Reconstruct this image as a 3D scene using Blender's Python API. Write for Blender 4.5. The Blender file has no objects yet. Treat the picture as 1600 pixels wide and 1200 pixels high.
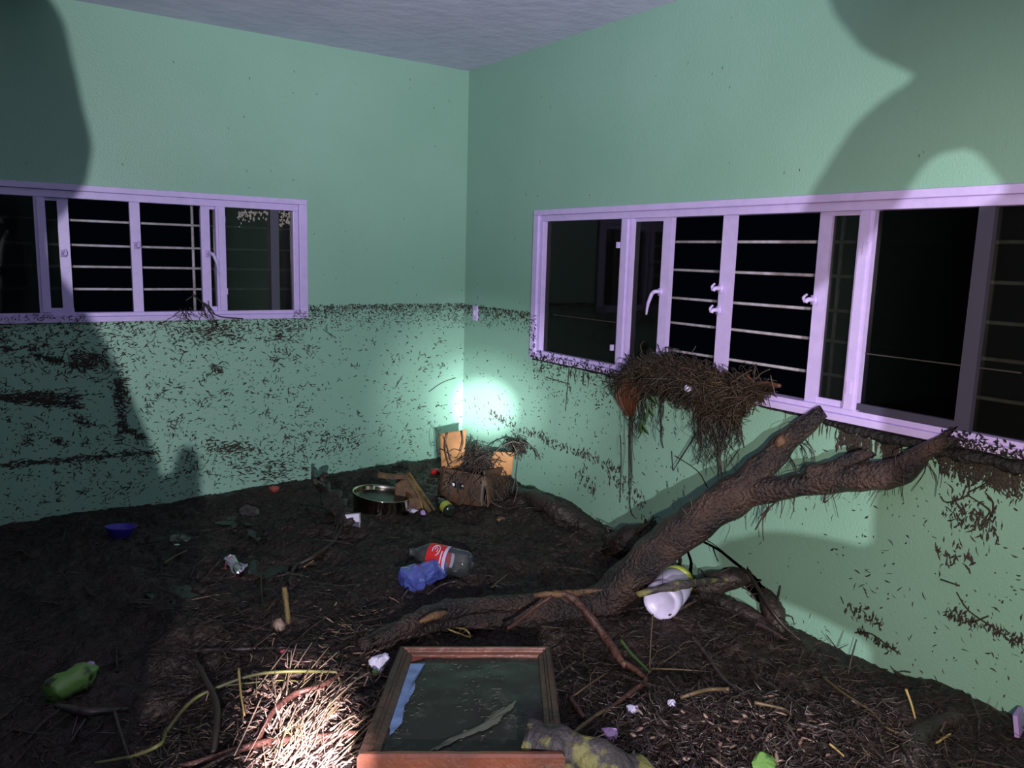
import bpy, math, random
import numpy as np
from mathutils import Vector, Matrix, noise

random.seed(7); np.random.seed(7)
S = bpy.context.scene
COL = S.collection

# ------------------------------------------------------------------ camera
RM = np.array([[0.82879253, -0.55883569, 0.02838326],
               [-0.06480438, -0.14624543, -0.98712343],
               [0.55579073, 0.81628116, -0.15742212]])   # rows: right, down, forward in world space
FPX = 1242.0
CP = np.array([-2.55214624, -4.29959877, 1.80759065])
cam = bpy.data.cameras.new('camera')
cam.sensor_width = 36; cam.lens = FPX / 1600 * 36; cam.clip_start = 0.02
camo = bpy.data.objects.new('camera', cam); COL.objects.link(camo)
m = Matrix.Identity(4)
for i in range(3):
    m[i][0] = RM[0][i]; m[i][1] = -RM[1][i]; m[i][2] = -RM[2][i]; m[i][3] = CP[i]
camo.matrix_world = m
S.camera = camo
def camspace(r, d, f): return Vector(CP + RM[0]*r + RM[1]*d + RM[2]*f)

# ------------------------------------------------------------------ world, exposure, lights
w = bpy.data.worlds.new('night'); S.world = w; w.use_nodes = True
w.node_tree.nodes['Background'].inputs[0].default_value = (0.004, 0.006, 0.012, 1)
w.node_tree.nodes['Background'].inputs[1].default_value = 0.15
S.view_settings.view_transform = 'Standard'; S.view_settings.look = 'None'
S.view_settings.exposure = 0.0; S.view_settings.gamma = 1.0
S.view_settings.use_curve_mapping = False

def ray(px, py): return RM.T @ np.array([(px-800)/FPX, (py-600)/FPX, 1.0])
def LW(px, py, n=0.0):
    r = ray(px, py); t = (n-CP[1])/r[1]; return Vector(CP+r*t)
def RW(px, py, n=0.0):
    r = ray(px, py); t = (n-CP[0])/r[0]; return Vector(CP+r*t)
def ZP(px, py, z):
    r = ray(px, py); t = (z-CP[2])/r[2]; return Vector(CP+r*t)

LA = camspace(0.40, 0.24, -1.6)       # bright torch held behind the two people
LB = camspace(0.16, 0.12, -0.05)      # phone flash next to the camera
def spot(name, loc, target, power, ang, blend, size, col):
    l = bpy.data.lights.new(name, 'SPOT'); l.energy = power; l.spot_size = math.radians(ang)
    l.spot_blend = blend; l.shadow_soft_size = size; l.color = col
    o = bpy.data.objects.new(name, l); COL.objects.link(o); o.location = loc
    o.rotation_euler = (Vector(target)-Vector(loc)).to_track_quat('-Z', 'Y').to_euler()
    return o
WH = (0.95, 0.96, 1.0)
spot('torch_light', LA, RW(900, 440), 590, 120, 0.5, 0.006, WH)
spot('phone_flash', LB, RW(1580, 720), 215, 74, 1.0, 0.01, (1.0, 0.88, 0.70))
spot('ceiling_fill_added', camspace(0.25, -0.30, -0.10), ZP(800, -270, 2.9), 260, 56, 1.0, 0.02, (0.95, 0.95, 1.0))  # unseen lamp added to brighten the ceiling
spot('beam_on_corner', camspace(0.30, 0.25, -0.25), RW(757, 636), 700, 17, 1.0, 0.01, (0.93, 1.0, 1.0))
spot('beam_core_on_corner', camspace(0.30, 0.25, -0.25), RW(757, 636), 1500, 9.0, 1.0, 0.01, (0.93, 1.0, 1.0))
spot('beam_centre_on_corner', camspace(0.30, 0.25, -0.25), RW(757, 636), 6000, 5.0, 1.0, 0.01, (0.95, 1.0, 1.0))
spot('beam_on_floor', camspace(0.14, 0.34, 0.02), ZP(474, 1150, 0.5), 3300, 9.0, 1.0, 0.01, (1.0, 0.85, 0.92))

# ------------------------------------------------------------------ materials
def srgb(r, g, b):
    f = lambda c: (c/255/12.92) if c/255 <= 0.04045 else ((c/255+0.055)/1.055)**2.4
    return (f(r), f(g), f(b))
def mat(name, c, rough=0.6, metal=0.0, spec=0.5, var=None, vscale=8.0, bump=0.0, bscale=60.0, stretch=None, coat=0.0, ramp=(0.35, 0.65)):
    m = bpy.data.materials.new(name); m.use_nodes = True
    nt = m.node_tree; b = nt.nodes['Principled BSDF']
    b.inputs['Base Color'].default_value = (*c, 1); b.inputs['Roughness'].default_value = rough
    b.inputs['Metallic'].default_value = metal; b.inputs['Specular IOR Level'].default_value = spec
    b.inputs['Coat Weight'].default_value = coat; b.inputs['Coat Roughness'].default_value = 0.15
    tc = nt.nodes.new('ShaderNodeTexCoord'); mp = nt.nodes.new('ShaderNodeMapping')
    nt.links.new(tc.outputs['Object'], mp.inputs['Vector'])
    if stretch: mp.inputs['Scale'].default_value = stretch
    if var:
        n = nt.nodes.new('ShaderNodeTexNoise'); n.inputs['Scale'].default_value = vscale; n.inputs['Detail'].default_value = 6
        r = nt.nodes.new('ShaderNodeValToRGB'); r.color_ramp.elements[0].position = ramp[0]; r.color_ramp.elements[1].position = ramp[1]
        r.color_ramp.elements[0].color = (*c, 1); r.color_ramp.elements[1].color = (*var, 1)
        nt.links.new(mp.outputs[0], n.inputs['Vector']); nt.links.new(n.outputs['Fac'], r.inputs[0])
        nt.links.new(r.outputs[0], b.inputs['Base Color'])
    if bump:
        n2 = nt.nodes.new('ShaderNodeTexNoise'); n2.inputs['Scale'].default_value = bscale; n2.inputs['Detail'].default_value = 8
        bp = nt.nodes.new('ShaderNodeBump'); bp.inputs['Strength'].default_value = bump; bp.inputs['Distance'].default_value = 0.02
        nt.links.new(mp.outputs[0], n2.inputs['Vector']); nt.links.new(n2.outputs['Fac'], bp.inputs['Height'])
        nt.links.new(bp.outputs[0], b.inputs['Normal'])
    return m
def film(name, tint, alpha, rough=0.05, gloss=0.9, crinkle=0.0):
    """see-through glass or plastic: tinted transparency under a glossy skin"""
    m = bpy.data.materials.new(name); m.use_nodes = True; nt = m.node_tree; nt.nodes.clear()
    out = nt.nodes.new('ShaderNodeOutputMaterial'); tr = nt.nodes.new('ShaderNodeBsdfTransparent')
    tr.inputs[0].default_value = (*tint, 1)
    di = nt.nodes.new('ShaderNodeBsdfDiffuse'); di.inputs[0].default_value = (*[t*0.8 for t in tint], 1)
    m1 = nt.nodes.new('ShaderNodeMixShader'); m1.inputs[0].default_value = alpha
    nt.links.new(tr.outputs[0], m1.inputs[1]); nt.links.new(di.outputs[0], m1.inputs[2])
    gl = nt.nodes.new('ShaderNodeBsdfGlossy'); gl.inputs['Roughness'].default_value = rough
    gl.inputs[0].default_value = (gloss, gloss, gloss, 1)
    fr = nt.nodes.new('ShaderNodeFresnel'); fr.inputs[0].default_value = 1.5
    m2 = nt.nodes.new('ShaderNodeMixShader')
    nt.links.new(fr.outputs[0], m2.inputs[0]); nt.links.new(m1.outputs[0], m2.inputs[1]); nt.links.new(gl.outputs[0], m2.inputs[2])
    if crinkle:
        n2 = nt.nodes.new('ShaderNodeTexNoise'); n2.inputs['Scale'].default_value = 35
        bp = nt.nodes.new('ShaderNodeBump'); bp.inputs['Strength'].default_value = crinkle; bp.inputs['Distance'].default_value = 0.02
        nt.links.new(n2.outputs['Fac'], bp.inputs['Height'])
        for n in (gl, di, fr): nt.links.new(bp.outputs[0], n.inputs['Normal'])
    nt.links.new(m2.outputs[0], out.inputs[0]); return m

M = {}
M['wall'] = mat('green_wall_paint', (0.222, 0.400, 0.312), 0.42, spec=0.5, var=(0.25, 0.425, 0.345), vscale=1.6, bump=0.16, bscale=110)
M['ceiling'] = mat('lilac_white_ceiling', (0.74, 0.68, 0.92), 0.8, spec=0.2, var=(0.66, 0.62, 0.85), vscale=3, bump=0.25, bscale=14)
M['frame'] = mat('white_gloss_enamel', (0.60, 0.46, 0.84), 0.35, spec=0.5, var=(0.54, 0.42, 0.78), vscale=25, bump=0.05, bscale=90)
M['sash'] = mat('glass_dimmed_grey', (0.055, 0.048, 0.085), 0.5)  # colour carries the dimming of glass, though the stiles stand before it
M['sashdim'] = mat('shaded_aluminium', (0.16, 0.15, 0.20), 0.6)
M['bar'] = mat('painted_bar', (0.50, 0.46, 0.56), 0.5, var=(0.35, 0.3, 0.32), vscale=30)
M['glass'] = film('dirty_window_glass', (0.50, 0.52, 0.50), 0.008, 0.03, 0.45)
M['glassdark'] = film('dark_window_glass', (0.16, 0.17, 0.17), 0.004, 0.03, 0.35)
M['mud'] = mat('wet_mud', (0.012, 0.0075, 0.0065), 0.46, spec=0.35, var=(0.028, 0.0165, 0.0145), vscale=7, bump=1.0, bscale=45)
M['fleck'] = mat('dried_plant_flecks', (0.012, 0.009, 0.008), 0.7, var=(0.03, 0.018, 0.014), vscale=9)
M['silt'] = mat('dark_silt', (0.007, 0.005, 0.006), 0.6, bump=0.8, bscale=60)
M['bark'] = mat('wet_bark', (0.013, 0.008, 0.010), 0.38, var=(0.060, 0.031, 0.024), vscale=9, ramp=(0.40, 0.70), bump=1.0, bscale=75)
M['barkred'] = mat('reddish_bark', (0.055, 0.020, 0.016), 0.45, var=(0.10, 0.042, 0.030), vscale=12, bump=0.7, bscale=40)
M['wood'] = mat('bare_wood', (0.17, 0.085, 0.035), 0.6, var=(0.07, 0.034, 0.02), vscale=22, bump=0.7, bscale=50)
M['twig'] = mat('dark_twig', (0.014, 0.009, 0.008), 0.5, var=(0.036, 0.021, 0.016), vscale=12)
M['straw'] = mat('pale_straw', (0.13, 0.085, 0.045), 0.5, var=(0.065, 0.04, 0.026), vscale=6)
M['chip'] = mat('wood_chips', (0.062, 0.040, 0.046), 0.30, var=(0.016, 0.010, 0.010), vscale=40)
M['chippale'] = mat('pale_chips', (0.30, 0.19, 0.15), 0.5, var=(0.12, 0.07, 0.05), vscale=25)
M['greenstem'] = mat('green_stem', (0.15, 0.15, 0.04), 0.5, var=(0.07, 0.06, 0.028), vscale=8)
M['root'] = mat('orange_root', (0.13, 0.040, 0.019), 0.5, var=(0.045, 0.018, 0.012), vscale=15)
M['straw2'] = mat('yellow_straw', (0.36, 0.25, 0.09), 0.5)
M['leaf'] = mat('green_leaf', (0.04, 0.085, 0.02), 0.5)
M['card'] = mat('brown_cardboard', (0.38, 0.175, 0.062), 0.8, var=(0.22, 0.095, 0.036), vscale=9)
M['cardwet'] = mat('soaked_cardboard', (0.075, 0.032, 0.014), 0.6, var=(0.024, 0.012, 0.008), vscale=9)
M['clear'] = film('clear_plastic', (0.90, 0.93, 0.92), 0.05, 0.08)
M['bluefilm'] = mat('blue_plastic', (0.10, 0.13, 0.52), 0.16, spec=1.0, coat=1.0)
M['bluefilm'].node_tree.nodes['Principled BSDF'].inputs['Transmission Weight'].default_value = 0.35
M['red'] = mat('red_label', (0.55, 0.015, 0.02), 0.4)
M['white'] = mat('white_plastic', (0.62, 0.55, 0.80), 0.4, var=(0.50, 0.44, 0.66), vscale=20)
M['paper'] = mat('white_paper', (0.66, 0.60, 0.76), 0.7)
M['yellow'] = mat('yellow_green_lid', (0.30, 0.34, 0.05), 0.4)
M['blue'] = mat('blue_plastic_bowl', (0.035, 0.02, 0.30), 0.4)
M['green'] = mat('green_bottle', (0.12, 0.24, 0.055), 0.4, var=(0.02, 0.02, 0.012), vscale=16, ramp=(0.52, 0.60))
M['black'] = mat('black_label', (0.008, 0.008, 0.010), 0.35)
M['metal'] = mat('shiny_metal', (0.50, 0.44, 0.34), 0.12, metal=1.0)
M['can'] = mat('crushed_can', (0.75, 0.66, 0.72), 0.18, metal=1.0)
M['pink'] = mat('pink_plastic', (0.55, 0.10, 0.16), 0.4)
M['varnish'] = mat('varnished_frame_wood', (0.21, 0.058, 0.028), 0.35, var=(0.075, 0.030, 0.020), vscale=5, bump=0.3, bscale=30, coat=0.4)
M['frameDirty'] = mat('muddy_frame_wood', (0.035, 0.018, 0.014), 0.4, var=(0.075, 0.036, 0.024), vscale=7, bump=0.5, bscale=40)
M['skyblue'] = mat('pale_blue_print', (0.22, 0.32, 0.62), 0.4, var=(0.12, 0.17, 0.33), vscale=20)
M['redprint'] = mat('red_print', (0.30, 0.06, 0.05), 0.4)
M['moss'] = mat('mossy_bark', (0.040, 0.030, 0.034), 0.6, var=(0.16, 0.14, 0.045), vscale=14, bump=0.9, bscale=35, ramp=(0.50, 0.58))
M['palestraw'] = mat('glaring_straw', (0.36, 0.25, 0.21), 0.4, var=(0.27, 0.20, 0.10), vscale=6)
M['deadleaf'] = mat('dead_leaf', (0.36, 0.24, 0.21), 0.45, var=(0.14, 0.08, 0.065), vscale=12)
M['oldwood'] = mat('yellowish_old_wood', (0.20, 0.13, 0.045), 0.6, var=(0.08, 0.05, 0.022), vscale=20, bump=.6)
M['paleflecks'] = mat('pale_pane_fleck', (0.34, 0.30, 0.27), 0.8)
M['haze_line'] = mat('dried_tide_line', (0.035, 0.03, 0.03), 0.8)
M['streak'] = mat('grey_silt_streak', (0.13, 0.13, 0.10), 0.5)
M['cloth'] = mat('dark_clothes', (0.03, 0.03, 0.035), 0.8)
M['puddle'] = mat('still_muddy_water', (0.010, 0.010, 0.009), 0.22, spec=0.22, bump=0.15, bscale=30)
M['teal'] = mat('pale_teal_plastic', (0.30, 0.50, 0.52), 0.35)
M['purple'] = mat('lilac_plastic', (0.35, 0.22, 0.50), 0.5)
M['bottle_dark'] = mat('dark_bottle_glass', (0.012, 0.016, 0.014), 0.12)
M['darkwood'] = mat('dark_driftwood', (0.014, 0.009, 0.008), 0.5, var=(0.030, 0.018, 0.016), vscale=10, bump=1.0, bscale=30)
# picture under its skin of muddy water
pm = mat('muddy_water_film', (0.020, 0.024, 0.018), 0.12, spec=0.06)
nt = pm.node_tree; b = nt.nodes['Principled BSDF']
tc = nt.nodes.new('ShaderNodeTexCoord'); nz = nt.nodes.new('ShaderNodeTexNoise'); nz.inputs['Scale'].default_value = 17; nz.inputs['Detail'].default_value = 12
nz.inputs['Roughness'].default_value = 0.7
rp = nt.nodes.new('ShaderNodeValToRGB'); rp.color_ramp.elements[0].position = 0.58; rp.color_ramp.elements[1].position = 0.80
rp.color_ramp.elements[0].color = (0.034, 0.033, 0.029, 1); rp.color_ramp.elements[1].color = (0.16, 0.16, 0.13, 1)
rr = nt.nodes.new('ShaderNodeMapRange'); rr.inputs[1].default_value = 0.45; rr.inputs[2].default_value = 0.7; rr.inputs[3].default_value = 0.08; rr.inputs[4].default_value = 0.5
nt.links.new(tc.outputs['Object'], nz.inputs['Vector']); nt.links.new(nz.outputs['Fac'], rp.inputs[0]); nt.links.new(rp.outputs[0], b.inputs['Base Color'])
nt.links.new(nz.outputs['Fac'], rr.inputs[0]); nt.links.new(rr.outputs[0], b.inputs['Roughness'])
M['film'] = pm

# ------------------------------------------------------------------ builders
CLAMP = False
class MB:
    def __init__(s): s.v = []; s.f = []
    def add(s, v, f):
        o = len(s.v); s.v += [tuple(p) for p in v]; s.f += [tuple(i+o for i in q) for q in f]
    def box(s, a, b, M4=None, bev=0):
        x0, y0, z0 = [min(a[i], b[i]) for i in range(3)]; x1, y1, z1 = [max(a[i], b[i]) for i in range(3)]
        v = [Vector(p) for p in ((x0,y0,z0),(x1,y0,z0),(x1,y1,z0),(x0,y1,z0),(x0,y0,z1),(x1,y0,z1),(x1,y1,z1),(x0,y1,z1))]
        if M4: v = [M4 @ p for p in v]
        s.add(v, [(3,2,1,0),(4,5,6,7),(0,1,5,4),(1,2,6,5),(2,3,7,6),(3,0,4,7)])
    def tube(s, pts, rad, sides=8, rough=0.0, fs=30.0, cap=True, sub=1, flat=1.0, jag=0.0):
        pts = [Vector(p) for p in pts]; n = len(pts)
        if not hasattr(rad, '__len__'): rad = [rad]*n
        if sub > 1 and n > 1:            # Catmull-Rom refinement
            P = []; Rr = []
            for i in range(n-1):
                p0 = pts[max(i-1,0)]; p1 = pts[i]; p2 = pts[i+1]; p3 = pts[min(i+2,n-1)]
                for k in range(sub):
                    t = k/sub
                    P.append(0.5*((2*p1)+(p2-p0)*t+(2*p0-5*p1+4*p2-p3)*t*t+(3*p1-p0-3*p2+p3)*t**3))
                    Rr.append(rad[i]*(1-t)+rad[i+1]*t)
            P.append(pts[-1]); Rr.append(rad[-1]); pts, rad, n = P, Rr, len(P)
        v = []; f = []; up = None
        for i, p in enumerate(pts):
            d = (pts[min(i+1,n-1)]-pts[max(i-1,0)])
            d = d.normalized() if d.length > 1e-9 else Vector((0,0,1))
            if up is None: up = d.orthogonal().normalized()
            up = (up - d*up.dot(d)); up = up.normalized() if up.length > 1e-6 else d.orthogonal().normalized()
            q = d.cross(up)
            for k in range(sides):
                a = 2*math.pi*k/sides
                o = up*math.cos(a)+q*math.sin(a)*flat
                r = rad[i]
                if rough:
                    w_ = p+o*r
                    r *= 1+rough*(noise.noise(Vector((w_.x*fs, w_.y*fs, w_.z*fs)))+0.6*noise.noise(w_*fs*0.33))
                pp = p+o*r
                if jag and i in (0, n-1): pp = pp+d*(1 if i else -1)*random.uniform(-0.2, 1)*jag
                v.append(pp)
        for i in range(n-1):
            for k in range(sides):
                f.append((i*sides+k, i*sides+(k+1)%sides, (i+1)*sides+(k+1)%sides, (i+1)*sides+k))
        if cap: f.append(tuple(range(sides-1, -1, -1))); f.append(tuple((n-1)*sides+k for k in range(sides)))
        s.add(v, f)
    def lathe(s, prof, M4=None, sides=32, crumple=0.0, fs=20.0, seed=0.0, cap=True):
        v = []; f = []; n = len(prof)
        for r, z in prof:
            for k in range(sides):
                a = 2*math.pi*k/sides; p = Vector((r*math.cos(a), r*math.sin(a), z))
                if crumple:
                    g = Vector((p.x*fs+seed, p.y*fs, p.z*fs)); p = p + noise.noise_vector(g)*crumple + noise.noise_vector(g*2.7)*crumple*0.5
                v.append(p)
        if M4: v = [M4 @ p for p in v]
        for i in range(n-1):
            for k in range(sides): f.append((i*sides+k, i*sides+(k+1)%sides, (i+1)*sides+(k+1)%sides, (i+1)*sides+k))
        if cap: f.append(tuple(range(sides-1,-1,-1))); f.append(tuple((n-1)*sides+k for k in range(sides)))
        s.add(v, f)
    def build(s, name, m, parent=None, smooth=True, origin=None):
        if CLAMP: s.v = [(min(p[0], -.003), min(p[1], -.003), p[2]) for p in s.v]
        me = bpy.data.meshes.new(name)
        v = s.v
        o = Vector((0,0,0))
        if parent is None and origin is None and v:
            a = np.array([tuple(p) for p in v]); o = Vector(((a[:,0].min()+a[:,0].max())/2, (a[:,1].min()+a[:,1].max())/2, a[:,2].min()))
        if origin is not None: o = Vector(origin)
        if parent is not None: o = parent_origin(parent)
        v = [(p[0]-o.x, p[1]-o.y, p[2]-o.z) for p in v]
        me.from_pydata(v, [], s.f); me.materials.append(m)
        if smooth: me.polygons.foreach_set('use_smooth', [True]*len(me.polygons))
        me.update()
        ob = bpy.data.objects.new(name, me); COL.objects.link(ob)
        if parent is not None: ob.parent = parent
        else: ob.location = o
        return ob
def parent_origin(p):
    o = Vector(p.location)
    while p.parent is not None: p = p.parent; o = o+Vector(p.location)
    return o
def tag(o, label=None, cat=None, group=None, kind=None):
    if label: o['label'] = label
    if cat: o['category'] = cat
    if group: o['group'] = group
    if kind: o['kind'] = kind
    return o
def empty(name, loc, label=None, cat=None, group=None, kind=None):
    o = bpy.data.objects.new(name, None); COL.objects.link(o); o.location = Vector(loc); o.empty_display_size = 0.05
    return tag(o, label, cat, group, kind)
def frame_mat(origin, zdir, xhint=(0,0,1)):
    z = Vector(zdir).normalized(); x = Vector(xhint); x = (x - z*x.dot(z)).normalized(); y = z.cross(x)
    mm = Matrix.Identity(4)
    for i in range(3): mm[i][0] = x[i]; mm[i][1] = y[i]; mm[i][2] = z[i]; mm[i][3] = origin[i]
    return mm

# ------------------------------------------------------------------ room shell
H = 2.9; XW = -6.2; YW = -6.8; T = 0.16
WL = dict(u0=-2.735, u1=-1.015, z0=1.443, z1=2.083)      # left window
WR = dict(u0=-3.36, u1=-0.742, z0=1.262, z1=2.060)       # right window
def P3(side, u, n, z): return (u, n, z) if side == 'L' else (n, u, z)
def wall_with_hole(name, side, ua, ub, W):
    b = MB()
    i = 0.02
    for (a0, a1, c0, c1) in ((ua, W['u0']+i, 0, H), (W['u1']-i, ub, 0, H), (W['u0']+i, W['u1']-i, 0, W['z0']+i), (W['u0']+i, W['u1']-i, W['z1']-i, H)):
        b.box(P3(side, a0, 0, c0), P3(side, a1, T, c1))
    o = b.build(name, M['wall'], smooth=False, origin=(0,0,0)); tag(o, kind='structure')
wall_with_hole('wall_left', 'L', XW, T, WL)
wall_with_hole('wall_right', 'R', YW, 0.0, WR)
for nm, a, c in (('wall_rear', (XW, YW-T, 0), (T, YW, H)), ('wall_side', (XW-T, YW-T, 0), (XW, T, H))):
    b = MB(); b.box(a, c); tag(b.build(nm, M['wall'], smooth=False, origin=(0,0,0)), kind='structure')
# ceiling with a slightly wavy plastered edge
b = MB(); b.box((XW-T, YW-T, H), (T, T, H+0.15)); tag(b.build('ceiling', M['ceiling'], smooth=False, origin=(0,0,0)), kind='structure')
b = MB(); b.box((XW-T, YW-T, -0.1), (T, T, 0)); tag(b.build('floor', M['silt'], smooth=False, origin=(0,0,0)), kind='structure')

# ------------------------------------------------------------------ mud surface
def lerp_pts(t, pts):
    if t <= pts[0][0]: return pts[0][1]
    for (a, va), (c, vc) in zip(pts, pts[1:]):
        if t <= c: return va+(vc-va)*(t-a)/(c-a)
    return pts[-1][1]
LC = [(-6, .50), (-2.5, .49), (-2.16, .515), (-1.75, .49), (-1.3, .515), (-.95, .54), (0, .545)]
RC = [(-6, .47), (-3.35, .461), (-3.1, .452), (-2.95, .402), (-2.5, .40), (-2.3, .385), (-2.1, .42), (-1.72, .43), (-1.44, .473), (-.9, .526), (0, .545)]
BUMPS = []   # x, y, radius, height
for (px, py, r, hh) in ((1120, 960, 0.16, 0.05), (620, 760, 0.30, 0.02), (985, 850, 0.16, 0.06), (860, 800, 0.22, 0.05), (560, 870, 0.5, 0.03), (700, 930, 0.25, -0.03), (520, 920, 0.25, 0.03),
                        (1350, 1100, 0.3, 0.02), (250, 1090, 0.18, -0.04), (900, 1010, 0.25, -0.04), (1220, 1150, 0.25, 0.05), (460, 1140, 0.2, 0.03), (560, 1020, 0.14, 0.03)):
    q = ZP(px, py, 0.5); BUMPS.append((q.x, q.y, r, hh))
def mud(x, y, fine=True):
    dl = -y; dr = -x
    wl = math.exp(-dl/0.5); wr = math.exp(-dr/0.5); wm = 0.35
    h = (lerp_pts(x, LC)*wl+lerp_pts(y, RC)*wr+0.495*wm)/(wl+wr+wm)
    for bx, by, r, hh in BUMPS:
        d2 = ((x-bx)**2+(y-by)**2)/(r*r)
        if d2 < 6: h += hh*math.exp(-d2)
    e = min(1, min(dl, dr)/0.15)*0.75+0.25
    if dl < 0 or dr < 0: e = 0.25
    h += e*0.035*noise.noise(Vector((x*1.7+3, y*1.7, 0.3)))
    h += e*0.030*noise.noise(Vector((x*4.5, y*4.5+9, 1.3)))
    a = noise.noise(Vector((x*11, y*11, 2.3)))
    h += e*0.027*a
    if fine:
        h += e*0.028*(0.35-abs(noise.noise(Vector((x*23+5, y*23, 4.1)))))
        h += e*0.013*noise.noise(Vector((x*55, y*55, 7.7)))
        h += 0.006*noise.noise(Vector((x*120, y*120, 3.7)))
    return h
def G(px, py, lift=0.0):
    z = 0.5
    for _ in range(14):
        p = ZP(px, py, z); z = 0.5*z+0.5*(mud(min(p.x,-0.01), min(p.y,-0.01), False)+lift)
    return ZP(px, py, z)
def grid_axis(a0, a1, fine0, fine1, fs, cs):
    out = list(np.arange(a0, fine0, cs))+list(np.arange(fine0, fine1, fs))+([a1] if fine1 < a1 else [])
    if out[-1] < a1: out.append(a1)
    return out
xs = grid_axis(XW, 0.0, -3.3, 0.0, 0.0115, 0.08); ys = grid_axis(YW, 0.0, -4.0, 0.0, 0.0115, 0.08)
b = MB()
vv = [(x, y, mud(x, y)) for y in ys for x in xs]; nx = len(xs)
ff = [(j*nx+i, j*nx+i+1, (j+1)*nx+i+1, (j+1)*nx+i) for j in range(len(ys)-1) for i in range(nx-1)]
b.v = vv; b.f = ff
tag(b.build('mud_surface', M['mud'], origin=(0,0,0)), 'deep layer of dark brown flood mud covering the room floor', 'mud', kind='stuff')

# ------------------------------------------------------------------ windows
def uL(px, py=400): return LW(px, py).x
def uR(px, py=450): return RW(px, py).y
def fleck(b, side, u, z, L, wdt, ang, n0=0.0):
    wdt *= 1.5; k = 5; bend = random.uniform(-1.3, 1.3); pts = []
    x = -L/2; cu, cz = 0.0, 0.0; a = ang-bend/2
    P = []
    for i in range(k):
        P.append((cu, cz, a)); cu += math.cos(a)*L/(k-1); cz += math.sin(a)*L/(k-1); a += bend/(k-1)
    mu = sum(q[0] for q in P)/k; mz = sum(q[1] for q in P)/k
    v = []
    for i, (pu, pz, aa) in enumerate(P):
        ww = wdt*(1-abs(i-(k-1)/2)/((k-1)/2)*0.75)*random.uniform(.6, 1.3); uu = u+pu-mu; zz = z+pz-mz
        nx_, nz_ = -math.sin(aa)*ww, math.cos(aa)*ww
        v += [P3(side, uu+nx_, -n0-0.0004, zz+nz_), P3(side, uu, -n0-0.0004-ww*1.2, zz), P3(side, uu-nx_, -n0-0.0004, zz-nz_)]
    f = []
    for i in range(k-1):
        for j in (0, 1): f.append((3*i+j, 3*i+j+1, 3*i+4+j, 3*i+3+j))
    b.add(v, f)
def window(name, side, W, zi0, zi1, stiles, mulls, panes, bars_z, vbars, sills, label):
    root = empty(name, P3(side, (W['u0']+W['u1'])/2, 0, W['z0']), kind='structure')
    def bx(u0, u1, n0, n1, z0, z1, b):
        b.box(P3(side, u0, n0, z0), P3(side, u1, n1, z1))
    b = MB(); u0, u1, z0, z1 = W['u0'], W['u1'], W['z0'], W['z1']
    iu0, iu1 = u0+0.075, u1-0.075
    # outer flange, stepped inner frame
    for (a, c, n0, n1, e, g) in ((u0, u1, -0.022, 0.03, z1-0.028, z1), (u0, u1, -0.022, 0.03, z0, z0+0.026), (u0, u0+0.045, -0.022, 0.03, z0+0.026, z1-0.028), (u1-0.045, u1, -0.022, 0.03, z0+0.026, z1-0.028),
                                (u0+0.045, u1-0.045, -0.008, 0.05, zi1, z1-0.028), (u0+0.045, u1-0.045, -0.008, 0.05, z0+0.026, zi0), (u0+0.045, iu0, -0.008, 0.05, zi0, zi1), (iu1, u1-0.045, -0.008, 0.05, zi0, zi1)):
        bx(a, c, n0, n1, e, g, b)
    fo = b.build('frame', M['frame'], root, smooth=False)
    md = fo.modifiers.new('bevel', 'BEVEL'); md.width = 0.003; md.segments = 2; md.limit_method = 'ANGLE'
    for (a, c) in mulls:
        b = MB(); bx(a, c, -0.004, 0.045, zi0, zi1, b); bx(a+0.25*(c-a), c-0.2*(c-a), -0.014, 0.0, zi0+0.004, zi1-0.004, b); b.build('mullion', M['frame'], root, smooth=False)
    for (a, c, mt, n) in stiles:
        b = MB(); bx(a, c, n, n+0.026, zi0-0.001, zi1+0.001, b); o = b.build('sash_stile', M[mt], root, smooth=False)
        if mt == 'sash' and side == 'R':
            b = MB(); bx(c, iu1 if False else mulls[1][0] if mulls[1][0] > c else mulls[0][0], n, n+0.018, zi0+0.004, zi0+0.028, b); b.build('sash_rail', M['sash'], root, smooth=False)
        if mt.startswith('sash'): o['label'] = 'dull grey stile, its colour dimmed as through glass'
    for (a, c, n) in sills:
        n += .003; b = MB(); bx(a, c, n, n+0.02, zi0, zi0+0.022, b); bx(a, c, n, n+0.02, zi1-0.014, zi1, b); b.build('sash_rail', M['frame'], root, smooth=False)
    for (a, c, n, *mg) in panes:
        b = MB(); bx(a, c, n, n+0.004, zi0+0.002, zi1-0.002, b); b.build('glass_pane', M[mg[0] if mg else 'glass'], root, smooth=False)
    for z in bars_z:
        b = MB(); b.tube([P3(side, u0+0.03, 0.115, z), P3(side, (u0+u1)/2, 0.115, z+random.uniform(-.004,.004)), P3(side, u1-0.03, 0.115, z)], 0.0065, 8); b.build('security_bar', M['bar'], root)
    for u in vbars:
        b = MB(); b.tube([P3(side, u, 0.128, zi0-0.02), P3(side, u, 0.128, zi1+0.02)], 0.0075, 8); b.build('security_bar', M['bar'], root)
    return root
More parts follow.
